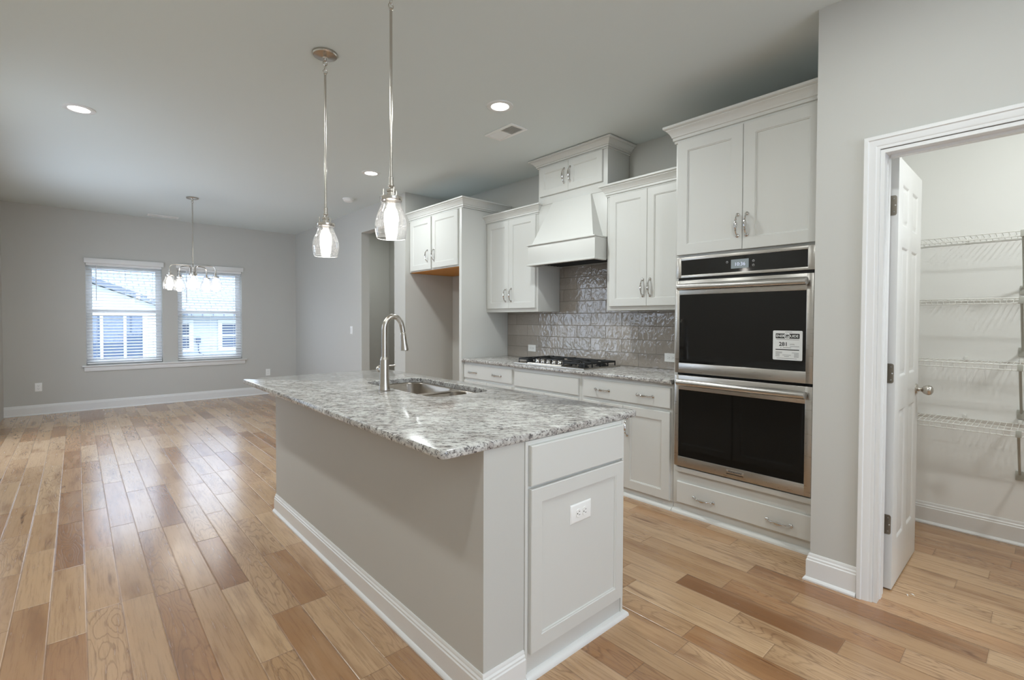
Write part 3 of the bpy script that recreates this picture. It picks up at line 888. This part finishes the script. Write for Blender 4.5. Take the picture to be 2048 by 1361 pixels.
# oven tower
t = thing('oven_cabinet', 'tall white oven cabinet beside the pantry wall', 'cabinet', (3.4, 1.27, 0))
g = G()
TY0, TY1 = .806, 1.735
g.box(3.1005, 3.720, TY0, TY1, 1.753, 2.62, .001)
g.box(3.1005, 3.720, TY0, TY1, .062, .330, .001)
g.box(3.1005, 3.720, 1.710, TY1, .330, 1.753); g.box(3.1005, 3.720, TY0, .872, .330, 1.753)
g.box(3.700, 3.720, .872, 1.710, .330, 1.753)
obj('body', g, M['cabinet'], t)
door(t, 3.0805, 1.2825, 1.716, 1.770, 2.540, 1.310, 1.919, .070)
door(t, 3.0805, .845, 1.2795, 1.768, 2.540, 1.254, 1.919, .070)
crown([(3.1005, .806), (3.1005, TY1), (3.720, TY1)], 1, 2.537, .115, t, 1.15)
drawer(t, 3.0805, .848, 1.698, .078, .222, (1.507, 1.048), .139)
g = G().box(3.072, 3.1005, .85, 1.708, .292, .328, .006)
obj('oven_rail', g, M['cabinet'], t)
g = G().box(3.108, 3.125, TY0, TY1, 0, .061)
g.loft([[(3.108 - .034 * math.cos(a), y, .026 * math.sin(a)) for a in [i * PI / 12 for i in range(7)]] + [(3.108, y, 0.0)] for y in (TY0 + .03, TY1)])
obj('toe_kick', g, M['cabinet'], t)

# double oven
t = thing('double_oven', 'stainless steel double wall oven with black glass doors', 'oven', (3.3, 1.29, .333))
OY0, OY1 = .876, 1.707
g = G()
g.box(3.098, 3.68, OY0 + .001, OY0 + .02, .336, 1.749); g.box(3.098, 3.68, OY1 - .02, OY1 - .001, .336, 1.749)
g.box(3.098, 3.68, OY0 + .02, OY1 - .02, .336, .37); g.box(3.098, 3.68, OY0 + .02, OY1 - .02, .93, 1.0); g.box(3.098, 3.68, OY0 + .02, OY1 - .02, 1.57, 1.749)
g.box(3.66, 3.68, OY0 + .02, OY1 - .02, .37, 1.57)
obj('cavity', g, M['dark'], t)
g = G()
for zr in (.55, .66, .77, 1.16, 1.27, 1.38):
    g.tube([(3.16, OY0 + .03, zr), (3.16, OY1 - .03, zr)], .0035, 6)
    for i in range(12):
        y = OY0 + .08 + i * .061
        g.tube([(3.16, y, zr), (3.62, y, zr)], .0022, 5)
obj('racks', g, M['chrome'], t)
def ring(g, xf, xb, y0, y1, z0, z1, w0, w1, v0, v1, b=.003):
    g.box(xf, xb, y0, w0, z0, z1, b); g.box(xf, xb, w1, y1, z0, z1, b)
    g.box(xf, xb, w0 - .004, w1 + .004, z0, v0, b); g.box(xf, xb, w0 - .004, w1 + .004, v1, z1, b)
g = G(); ring(g, 3.066, 3.097, OY0, OY1, 1.612, 1.7495, .914, 1.672, 1.630, 1.729, .002)
cp = obj('control_panel', g, M['steel'], t)
obj('panel_glass', G().box(3.070, 3.095, .913, 1.673, 1.629, 1.730), M['blackglass'], cp)
def tx(xf, yc, zc): return lambda a, b: (xf, yc - a, zc + b)
obj('display', G().box(3.0685, 3.0699, 1.235, 1.341, 1.651, 1.707), M['screen'], cp)
g = G(); text_geo(g, '10:36', .030, tx(3.0680, 1.287, 1.676)); obj('clock_digits', g, M['digit'], cp, True)
for (yy, zz) in ((1.207, 1.690), (1.207, 1.664), (1.366, 1.694)):
    g = G().tube([(3.0695, yy + .006 * math.cos(a), zz + .006 * math.sin(a)) for a in [i * 2 * PI / 14 for i in range(14)]], .0009, 4, closed=True)
    g.box(3.0690, 3.0699, yy - .0008, yy + .0008, zz, zz + .006)
    obj('touch_icon', g, M['icon'], cp)
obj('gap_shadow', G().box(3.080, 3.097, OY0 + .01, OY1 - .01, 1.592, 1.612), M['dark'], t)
def oven_door(z0, z1, v0, v1, hz):
    g = G(); ring(g, 3.056, 3.093, OY0 + .002, OY1, z0, z1, .915, 1.677, v0, v1)
    o = obj('oven_door', g, M['steel'], t)
    obj('window', G().box(3.060, 3.068, .914, 1.678, v0 - .001, v1 + .001), M['ovenglass'], o)
    g = G()
    g.tube([(3.012, .897, hz), (3.012, .903, hz), (3.012, 1.662, hz), (3.012, 1.668, hz)], [.018, .0225, .0225, .018], 24)
    for y in (.93, 1.635): g.box(3.02, 3.057, y - .009, y + .009, hz - .012, hz + .012, .003)
    obj('handle', g, M['steel_rod'], o)
    return o
d1 = oven_door(.973, 1.594, 1.040, 1.498, 1.548)
d2 = oven_door(.337, .957, .405, .859, .913)
g = G(); g.cur = 0
g.box(3.0530, 3.0562, 1.241, 1.348, .361, .388, .001)
g.cur = 1; g.box(3.0522, 3.0531, 1.243, 1.346, .362, .367)
text_geo(g, 'FRIGIDAIRE', .0165, tx(3.0527, 1.2945, .378), sx=1.0)
obj('badge', g, [M['steel_rod'], M['ink']], d2)
# energy sticker on the upper window
g = G()
LY0, LY1, LZ0, LZ1 = .932, 1.087, 1.099, 1.269
XS = 3.0588
g.cur = 0
pts = []
for cyy, czz, a0 in ((LY1 - .006, LZ1 - .006, 0), (LY0 + .006, LZ1 - .006, 90), (LY0 + .006, LZ0 + .006, 180), (LY1 - .006, LZ0 + .006, 270)):
    for k in range(5):
        a = math.radians(a0 + k * 22.5); pts.append((cyy + .006 * math.cos(a), czz + .006 * math.sin(a)))
g.loft([[(3.0599, a, b) for a, b in pts], [(XS, a, b) for a, b in pts]])
xi = XS - .0003
def bar(y0, y1, z0, z1, c, x=xi): g.cur = c; g.add([(x, y0, z0), (x, y1, z0), (x, y1, z1), (x, y0, z1)], [(0, 1, 2, 3)])
bar(.947, 1.072, 1.224, 1.252, 1)
g.cur = 0; text_geo(g, 'ENER', .0205, tx(xi - .0003, 1.0475, 1.2375), True, sx=.90); text_geo(g, 'UIDE', .0205, tx(xi - .0003, .9735, 1.2375), True, sx=.92)
g.lathe([(.0165, 0), (.0165, .0003)], (xi - .0002, 1.0115, 1.2385), 24, (-1, 0, 0))
g.cur = 1; g.lathe([(.0125, 0), (.0125, .0003)], (xi - .0005, 1.0115, 1.2385), 24, (-1, 0, 0))
g.cur = 0; text_geo(g, 'G', .028, tx(xi - .0010, 1.0115, 1.2385), True)
g.cur = 1; text_geo(g, '281', .031, tx(xi, 1.031, 1.190), True, sx=1.0)
g.cur = 2; text_geo(g, 'kWh', .012, tx(xi, .984, 1.190))
for (a, b, z) in ((.948, 1.068, 1.2165), (.948, .996, 1.1775), (.99, 1.032, 1.170), (.985, 1.022, 1.260)): bar(a, b, z, z + .0022, 2)
bar(.948, 1.072, 1.1565, 1.1615, 1)
g.cur = 1; g.add([(xi, 1.046, 1.172), (xi, 1.041, 1.172), (xi, 1.0435, 1.168)], [(0, 1, 2)])
for i in range(5):
    bar(1.072 - (.035 if i < 2 else .022), 1.072, 1.144 - i * .006, 1.1462 - i * .006, 2)
    bar(.950, .950 + (.036 if i < 1 else .024), 1.141 - i * .006, 1.1432 - i * .006, 2)
bar(.990, 1.035, 1.127, 1.129, 2); bar(1.0, 1.026, 1.119, 1.1212, 2); bar(.96, 1.066, 1.108, 1.110, 2)
obj('energy_label', g, [M['paper'], M['ink'], M['greyink']], d1, True)

# tile
tag(obj('tile_backsplash', G().box(3.7205, 3.7258, 1.738, 4.168, .9155, 1.409).box(3.7205, 3.7258, 2.539, 3.365, 1.409, 1.86), M['tile']), 'glossy taupe subway tile backsplash behind the cooktop', 'backsplash')

# ------------------------------------------------------------------ countertops
def rr(x0, x1, y0, y1, r, n=6):
    pts = []
    for cx_, cy_, a0 in ((x1 - r, y1 - r, 0), (x0 + r, y1 - r, 90), (x0 + r, y0 + r, 180), (x1 - r, y0 + r, 270)):
        for k in range(n + 1):
            a = math.radians(a0 + 90.0 * k / n); pts.append((cx_ + r * math.cos(a), cy_ + r * math.sin(a)))
    return pts
def slab(outer, z0, z1, hole=None, e=.006):
    """outer(e) / hole(e) give a loop inset by e"""
    bm = bmesh.new()
    def loop(pts, z): return [bm.verts.new((x, y, z)) for x, y in pts]
    def band(A, B):
        n = len(A)
        for i in range(n): bm.faces.new((A[i], A[(i + 1) % n], B[(i + 1) % n], B[i]))
    steps = [(e, z1), (e * .3, z1 - e * .3), (0, z1 - e), (0, z0 + e), (e * .3, z0 + e * .3), (e, z0)]
    L = [loop(outer(a), z) for a, z in steps]
    for a, b in zip(L, L[1:]): band(a, b)
    Hs = None
    if hole:
        st2 = [(.003, z1), (0, z1 - .003), (0, z0)]
        Hs = [loop(hole(a), z) for a, z in st2]
        for a, b in zip(Hs, Hs[1:]): band(b, a)
    for top in (0, -1):
        es = []
        for lp in ([L[top]] + ([Hs[top]] if Hs else [])):
            n = len(lp)
            for i in range(n):
                ed = bm.edges.get((lp[i], lp[(i + 1) % n])) or bm.edges.new((lp[i], lp[(i + 1) % n])); es.append(ed)
        bmesh.ops.triangle_fill(bm, use_beauty=True, use_dissolve=False, edges=es)
    return G().bm(bm)
IX0, IX1, IY0, IY1 = .847, 1.922, 1.254, 3.684
SX0, SX1, SY0, SY1 = 1.405, 1.815, 2.150, 3.010
ict = obj('island_countertop', slab(lambda e: rr(IX0 + e, IX1 - e, IY0 + e, IY1 - e, .022, 5), .884, .914,
          lambda e: rr(SX0 - e, SX1 + e, SY0 - e, SY1 + e, .10, 10)), M['granite'])
tag(ict, 'polished grey speckled granite slab on top of the kitchen island', 'countertop')
ct = obj('kitchen_countertop', slab(lambda e: [(3.062 + e, 1.738), (3.718, 1.738), (3.718, 4.168), (3.062 + e, 4.168)], .884, .914, None, .006), M['granite'])
tag(ct, 'grey speckled granite countertop carrying the gas cooktop', 'countertop')

# sink
t = thing('kitchen_sink', 'stainless steel double bowl sink set under the island granite', 'sink', (1.61, 2.58, .70))
def bowl(y0, y1, depth, rout):
    g = G(); x0, x1 = SX0 + .002, SX1 - .002; zt = .880
    rings = []
    for ins, z, r in ((0.0, zt, rout), (.004, zt - .006, rout), (.010, zt - depth + .05, rout * .8), (.022, zt - depth + .016, rout * .7), (.05, zt - depth, rout * .6)):
        rings.append([(x, y, z) for x, y in rr(x0 + ins, x1 - ins, y0 + ins, y1 - ins, r, 8)])
    g.loft(rings, cap0=False, cap1=True)
    o = obj('bowl', g, M['sink'], t)
    c = ((x0 + x1) / 2, (y0 + y1) / 2, zt - depth)
    obj('drain', G().lathe([(.056, .001), (.050, .004), (.040, .002), (.012, .0005), (1e-4, .0005)], c, 24, cap1=False), M['chrome'], o)
SD = 2.50
bowl(SD + .010, SY1 - .002, .22, .085)
bowl(SY0 + .002, SD - .010, .18, .085)
g = G().box(SX0 + .03, SX1 - .03, SD - .016, SD + .016, .866, .880, .006)
obj('divider', g, M['sink'], t)
g = G()
outer = rr(SX0 - .012, SX1 + .012, SY0 - .012, SY1 + .012, .11, 8)
g.loft([[(x, y, .8835) for x, y in outer], [(x, y, .8805) for x, y in outer], [(x, y, .8805) for x, y in rr(SX0 + .003, SX1 - .003, SY0 + .003, SY1 - .003, .085, 8)], [(x, y, .8835) for x, y in rr(SX0 + .003, SX1 - .003, SY0 + .003, SY1 - .003, .085, 8)]], closed=True)
obj('rim', g, M['sink'], t)

# faucet
fx, fy, fz = 1.326, 2.553, .914
t = thing('kitchen_faucet', 'brushed nickel gooseneck faucet with pull-down spray head beside the sink', 'faucet', (fx, fy, fz))
obj('body', G().lathe([(.0315, 0), (.0325, .004), (.0315, .014), (.0305, .018), (.029, .03), (.027, .06), (.0255, .10), (.025, .175), (.0245, .182), (.021, .188), (.0195, .196)], (fx, fy, fz), 32), M['nickel'], t)
g = G(); pts = []
cz, Rr = 1.268, .058
for z in (1.106, 1.15, 1.20, 1.24): pts.append((fx, fy, z))
for i in range(17):
    a = PI - i * (PI * .93) / 16
    pts.append((fx + Rr + Rr * math.cos(a), fy, cz + .075 * math.sin(a) * 1.0))
ex, ez = pts[-1][0], pts[-1][2]
pts.append((ex + .003, fy, ez - .02)); pts.append((ex + .006, fy, ez - .035))
g.tube(pts, [.0155] * (len(pts) - 4) + [.0150, .0148, .0146, .0146], 20)
obj('spout', g, M['nickel'], t)
sx0, sz0 = ex + .006, ez - .036
g = G().lathe([(.0150, 0), (.0165, .003), (.0168, .030), (.019, .060), (.0235, .092), (.0245, .104), (.022, .108), (1e-4, .108)], (sx0, fy, sz0), 28, (.10, 0, -1), cap1=False)
obj('spray_head', g, M['nickel'], t)
g = G().lathe([(.0145, 0), (.0145, .036), (.019, .039), (.020, .046), (.016, .050), (.004, .054), (.003, .060)], (fx, fy + .018, 1.036), 24, (0, 1, 0))
g.tube([(fx + .010, fy + .050, 1.046), (fx + .05, fy + .050, 1.050), (fx + .095, fy + .048, 1.052)], [.0062, .0052, .0048], 12)
obj('lever', g, M['nickel'], t)

# cooktop
t = thing('gas_cooktop', 'stainless gas cooktop with black grates and five front knobs', 'cooktop', (3.39, 2.99, .914))
CX0, CX1, CY0, CY1 = 3.130, 3.640, 2.560, 3.420
g = G(); mp = lambda a, b, d: (a, b, .924 - d)
g.rings(mp, CX0, CX1, CY0, CY1, [(0, .0095), (0, .003), (.003, 0), (.022, 0), (.030, .005), (.034, .005)])
obj('tray', g, M['steel'], t)
g = G().loft([[(3.155, y, .9192), (3.165, y, .930), (3.272, y, .934), (3.285, y, .9192)] for y in (3.262, 2.838)])
obj('knob_panel', g, M['steel'], t)
for y in (3.19, 3.12, 3.05, 2.98, 2.91):
    g = G().lathe([(.024, .0), (.024, .004), (.021, .006), (.019, .022), (.017, .025), (1e-4, .025)], (3.226, y, .9325), 24, cap1=False)
    g.box(3.204, 3.248, y - .0045, y + .0045, .955, .966, .003)
    obj('knob', g, M['chrome'], t)
for bx, by, br in ((3.27, 3.33, .030), (3.52, 3.30, .042), (3.46, 2.99, .055), (3.27, 2.68, .036), (3.52, 2.68, .042)):
    b = obj('burner', G().lathe([(br + .012, 0), (br + .012, .006), (br, .008), (br, .016), (br - .004, .018), (1e-4, .018)], (bx, by, .9192), 28, cap1=False), M['iron'], t)
    obj('burner_cap', G().lathe([(br * .8, .018), (br * .82, .024), (br * .7, .027), (1e-4, .027)], (bx, by, .9192), 28, cap1=False), M['iron'], b)
def grate(y0, y1, x0, x1, cs):
    g = G(); zt, zb, w = .966, .950, .011
    g.box(x0, x1, y0, y0 + w, zb, zt, .002); g.box(x0, x1, y1 - w, y1, zb, zt, .002)
    g.box(x0, x0 + w, y0 + w, y1 - w, zb, zt, .002); g.box(x1 - w, x1, y0 + w, y1 - w, zb, zt, .002)
    for k in range(5):
        x = x0 + (x1 - x0) * k / 4.0
        for y in (y0, y1 - w):
            g.box(max(x0, x - w / 2), min(x1, x + w / 2), y, y + w, .9195, zb + .002, .002)
    for (bx, by) in cs:
        for (dx, dy) in ((1, 0), (-1, 0), (0, 1), (0, -1)):
            xa, ya = bx + dx * .024, by + dy * .024
            xb = (x1 - .005 if dx > 0 else x0 + .005) if dx else bx
            yb = (y1 - .005 if dy > 0 else y0 + .005) if dy else by
            if len(cs) > 1 and dx:
                mid = (x0 + x1) / 2
                if (dx > 0 and bx < mid) or (dx < 0 and bx > mid): xb = mid
            g.box(min(xa, xb) - (w / 2 if not dx else 0), max(xa, xb) + (w / 2 if not dx else 0), min(ya, yb) - (w / 2 if not dy else 0), max(ya, yb) + (w / 2 if not dy else 0), zb + .002, zt + .003, .002)
    if len(cs) > 1: g.box((x0 + x1) / 2 - w / 2, (x0 + x1) / 2 + w / 2, y0 + w, y1 - w, zb, zt, .002)
    obj('grate', g, M['iron'], t)
grate(3.268, 3.394, 3.172, 3.606, [(3.27, 3.331), (3.52, 3.331)])
grate(2.846, 3.258, 3.300, 3.606, [(3.46, 3.05)])
grate(2.588, 2.830, 3.172, 3.606, [(3.27, 2.70), (3.52, 2.70)])

# ------------------------------------------------------------------ island
t = thing('kitchen_island', 'grey painted island base with white cabinet end', 'kitchen island', (1.42, 2.4, 0))
g = G()
g.box(1.020, 1.210, 1.262, 3.542, 0, .8835)
obj('knee_wall', g, M['wall'], t)
g = G()
g.box(1.211, 1.815, 1.262, 3.542, .0, .64, .001); g.box(1.211, 1.38, 1.262, 3.542, .64, .8835); g.box(1.38, 1.815, 1.262, 2.12, .64, .8835); g.box(1.38, 1.815, 3.04, 3.542, .64, .8835)
g.box(1.211, 1.224, 1.258, 1.262, .02, .883); g.box(1.801, 1.8155, 1.256, 1.262, .02, .883); g.box(1.224, 1.801, 1.258, 1.262, .867, .883)
obj('cabinet_body', g, M['cabinet'], t)
obj('drawer_front', G().rings(KY(1.243), 1.230, 1.800, .718, .866, [(0, .019), (0, .003), (.003, 0)]), M['cabinet'], t)
obj('door_front', G().rings(KY(1.243), 1.230, 1.800, .098, .706, [(0, .019)] + SHAKER(.054)[1:]), M['cabinet'], t)
g = G().sweep([(1.020, 3.542), (1.020, 1.262), (1.208, 1.262)], [(d, z * .86 if z > .02 else z) for d, z in BB], -1, ID(0))
g.sweep([(1.815, 3.542), (1.020, 3.542)], [(d, z * .86 if z > .02 else z) for d, z in BB], -1, ID(0))
obj('baseboard', g, M['trim'], t)
SHOE = [(0, 0), (.018, 0), (.018, .004), (.016, .011), (.011, .016), (.004, .018), (0, .018)]
g = G().sweep([(1.209, 1.262), (1.8155, 1.262), (1.8155, 3.54)], [(d * 1.35, z * 1.3) for d, z in SHOE], -1, ID(0))
obj('shoe_molding', g, M['trim'], t)
# doors on the cooktop side of the island
for i in range(4):
    y0 = 1.30 + i * .55
    mpx = lambda a, b, d: (1.8355 - d, a, b)
    o = obj('door', G().rings(mpx, y0, y0 + .535, .098, .84, SHAKER(.058)), M['cabinet'], t)

# ------------------------------------------------------------------ outlets and switch
def outlet(mpf, a, b, label, horizontal=False, switch=False, w=.073, h=.118):
    """mpf(u, v, d): plane coords, d = depth towards the wall (0 = wall face, negative = into room)"""
    if horizontal: w, h = h, w
    p0 = mpf(a, b, 0)
    t = thing('wall_switch' if switch else 'wall_outlet', label, 'light switch' if switch else 'outlet', p0, None if switch else 'wall outlets')
    g = G().rings(lambda u, v, d: mpf(u, v, d), a - w / 2, a + w / 2, b - h / 2, b + h / 2, [(0, -.0005), (0, -.002), (.004, -.0055), (.007, -.006)])
    obj('cover_plate', g, M['plate'], t)
    if switch:
        for dv in (-.0, ):
            g = G().rings(lambda u, v, d: mpf(u, v, d), a - .017, a + .017, b - .034, b + .034, [(0, -.006), (0, -.008), (.002, -.010)])
            obj('rocker', g, M['trim'], t)
        return t
    for sgn in (-1, 1):
        du, dv = (sgn * .0195, 0) if horizontal else (0, sgn * .0195)
        g = G(); n = 24; R = .0172
        ring0 = []
        for k in range(n):
            th = 2 * PI * k / n
            u, v = R * math.cos(th), R * math.sin(th)
            if horizontal: u = max(-.0132, min(.0132, u))
            else: v = max(-.0132, min(.0132, v))
            ring0.append((u, v))
        g.loft([[mpf(a + du + u, b + dv + v, -.0055) for u, v in ring0], [mpf(a + du + u, b + dv + v, -.0082) for u, v in ring0], [mpf(a + du + u * .93, b + dv + v * .93, -.009) for u, v in ring0]])
        o = obj('receptacle', g, M['plate'], t)
        g = G()
        def slot(u0, u1, v0, v1):
            if horizontal: u0, u1, v0, v1 = v0, v1, u0, u1
            q = [mpf(a + du + u, b + dv + v, d) for d in (-.0088, -.0094) for u, v in ((u0, v0), (u1, v0), (u1, v1), (u0, v1))]
            g.add(q, [(0, 1, 2, 3), (4, 5, 6, 7), (0, 1, 5, 4), (1, 2, 6, 5), (2, 3, 7, 6), (3, 0, 4, 7)])
        slot(-.0075, -.0055, -.0005, .0075); slot(.0055, .0075, .0005, .0070); slot(-.0022, .0022, -.0100, -.0055)
        obj('slots', g, M['slot'], o)
    return t
outlet(KY(YF), -.404, .380, 'white outlet low on the dining wall near the outer corner')
outlet(KY(YF), 2.536, .385, 'white outlet low on the dining wall just above the island edge')
outlet(KX(3.7205), 3.768, 1.020, 'white outlet in the tile between refrigerator panel and cooktop', True)
outlet(KX(3.7205), 2.113, 1.014, 'white outlet in the tile next to the oven tower', True)
outlet(KY(1.251), 1.513, .553, 'white outlet on the island end panel', True, w=.076, h=.128)
outlet(KX(XH), 6.829, 1.169, 'white rocker switch on the wall by the hallway opening', switch=True)

# ------------------------------------------------------------------ pantry door
hx, hy = 2.976, .502
t = thing('door_1', 'white six-panel pantry door swung open into the pantry', 'door', (hx, hy + .017, .008), kind='structure')
DL, DT = .606, .034
z0, z1 = .008, 2.122
us = [0, .100, .262, .344, .506, DL]
vs = [z0, .225, .880, 1.045, 1.700, 1.800, 2.010, z1]
def leaf():
    g = G()
    for sgn in (-1, 1):
        yf = hy if sgn < 0 else hy + DT
        mp = lambda a, b, d: (hx + a, yf - sgn * d, b)
        for i in range(len(us) - 1):
            for j in range(len(vs) - 1):
                a0, a1, b0, b1 = us[i], us[i + 1], vs[j], vs[j + 1]
                if i in (1, 3) and j in (1, 3, 5):
                    spec = [(0, 0), (.006, .003), (.012, .008), (.020, .009), (.034, .003), (.040, .003)]
                    rs = []
                    for ins, d in spec: rs.append([mp(a0 + ins, b0 + ins, d), mp(a1 - ins, b0 + ins, d), mp(a1 - ins, b1 - ins, d), mp(a0 + ins, b1 - ins, d)])
                    g.loft(rs, cap0=False)
                else:
                    g.add([mp(a0, b0, 0), mp(a1, b0, 0), mp(a1, b1, 0), mp(a0, b1, 0)], [(0, 1, 2, 3)])
    a, b = hy, hy + DT
    g.add([(hx, a, z0), (hx, b, z0), (hx, b, z1), (hx, a, z1)], [(0, 1, 2, 3)]); g.add([(hx + DL, a, z0), (hx + DL, b, z0), (hx + DL, b, z1), (hx + DL, a, z1)], [(0, 1, 2, 3)])
    g.add([(hx, a, z0), (hx + DL, a, z0), (hx + DL, b, z0), (hx, b, z0)], [(0, 1, 2, 3)]); g.add([(hx, a, z1), (hx + DL, a, z1), (hx + DL, b, z1), (hx, b, z1)], [(0, 1, 2, 3)])
    bm = bmesh.new(); vv = [bm.verts.new(v) for v in g.v]
    for f in g.f: bm.faces.new([vv[i] for i in f])
    bmesh.ops.remove_doubles(bm, verts=bm.verts, dist=1e-5)
    return G().bm(bm)
obj('leaf', leaf(), M['trim'], t)
for zc in (1.888, 1.070, .325):
    g = G(); hh = .048
    q = []
    for k in range(5):
        a = PI / 2 * k / 4
        q.append((hy + .006 + .010 - .010 * math.sin(a) - .0, zc + hh - .010 + .010 * math.cos(a)))
    outl = [(hy + DT + .004, zc - hh), (hy + DT + .004, zc + hh)] + [(hy + .016 - .010 * math.sin(PI / 2 * k / 4), zc + hh - .010 + .010 * math.cos(PI / 2 * k / 4)) for k in range(5)] + [(hy + .006 + .010 - .010 * math.cos(PI / 2 * k / 4), zc - hh + .010 - .010 * math.sin(PI / 2 * k / 4)) for k in range(5)]
    g.loft([[(hx - .0025, a, b) for a, b in outl], [(hx - .0003, a, b) for a, b in outl]])
    for k in range(5):
        za = zc - hh + k * (2 * hh / 5)
        g.lathe([(.0062, .0005), (.0062, 2 * hh / 5 - .0005)], (hx - .010, hy + DT + .004, za), 10)
    ho = obj('hinge', g, M['hinge'], t)
    g = G()
    for (yy, zz) in ((hy + .017, zc + .032), (hy + .012, zc), (hy + .017, zc - .032)):
        g.lathe([(.0042, 0), (.0036, .0012), (1e-4, .0012)], (hx - .0025, yy, zz), 10, (-1, 0, 0), cap1=False)
    obj('screws', g, M['chrome'], ho)
for sg in (-1, 1):
    y = hy if sg < 0 else hy + DT
    c = (hx + DL - .062, y, .945)
    g = G().lathe([(.031, 0), (.031, .003), (.026, .008), (.012, .011), (.010, .020), (.012, .026), (.021, .034), (.027, .046), (.028, .056), (.024, .067), (.013, .074), (1e-4, .076)], c, 28, (0, sg, 0), cap1=False)
    obj('knob', g, M['nickel'], t)

# chrome door stop seen at the edge of the pantry floor
g = G().lathe([(.020, 0), (.020, .006), (.011, .009), (.011, .045), (.014, .048), (.014, .060), (.010, .064), (1e-4, .064)], (3.66, .055, 0), 20, cap1=False)
tag(obj('door_stop', g, M['chrome']), 'small chrome floor door stop at the edge of the pantry floor', 'door stop')
g = G()
for (x, y, a) in ((2.99, .44, .3), (3.012, .425, 1.2)):
    dx, dy = math.cos(a) * .011, math.sin(a) * .011
    g.add([(x - dx, y - dy, .0005), (x + dx, y + dy, .0005), (x + dx * .4 - dy * .4, y + dy * .4 + dx * .4, .004), (x - dx * .5 - dy * .3, y - dy * .5 + dx * .3, .003), (x, y, .006)], [(0, 1, 4), (1, 2, 4), (2, 3, 4), (3, 0, 4), (0, 3, 2, 1)])
tag(obj('paint_chip', g, M['plate'], None, True), 'white curled paint chip on the floor by the open pantry door', 'scrap')

# ------------------------------------------------------------------ wire shelves
def wire_shelf(z):
    t = thing('wire_shelf', 'white wire shelf', 'shelf', (4.0, -.5, z), 'pantry wire shelves')
    xa, xb, ya, yb = 3.848, 4.160, YPR + .004, YPC - .116
    g = G()
    for x, zz, r in ((xa, z, .0032), (xa + .002, z - .028, .0032), (xa + .15, z - .005, .0028), (xb, z - .003, .0030)): g.tube([(x, ya, zz), (x, yb, zz)], r, 6)
    n = int((yb - ya) / .0262)
    for i in range(n + 1):
        y = ya + .005 + i * .0262
        if y > yb: break
        g.tube([(xb, y, z - .0005), (xa, y, z + .002), (xa - .001, y, z - .028)], .0016, 4)
    obj('deck', g, M['wire'], t)
    for yy in (.112, -.75):
        g = G()
        p0, p1 = Vector((xa + .004, yy, z - .016)), Vector((XPK - .008, yy, z - .300))
        g.tube([p0, p1], .0065, 8)
        g.box(xa - .007, xa + .012, yy - .011, yy + .011, z - .032, z + .005, .002)
        b = obj('brace', g, M['brace'], t)
        g = G().box(XPK - .012, XPK - .001, yy - .018, yy + .018, z - .335, z - .282, .003)
        obj('brace_foot', g, M['brace'], b)
    for yy in (.116, .355, -.3, -.76, -1.2):
        g = G().box(XPK - .012, XPK - .001, yy - .009, yy + .009, z - .008, z + .022, .003)
        obj('wall_clip', g, M['wire'], t)
    return t
zs_ = (1.820, 1.455, 1.086, .722)
s0 = wire_shelf(zs_[0])
labels = ('white wire shelf highest on the pantry wall', 'white wire shelf second from the top on the pantry wall, above door-knob height', 'white wire shelf third from the top, just above the door knob', 'white wire shelf lowest on the pantry wall')
for i, z in enumerate(zs_):
    o = s0 if i == 0 else copy_tree(s0)
    o.location = (4.0, -.5, z); o['label'] = labels[i]
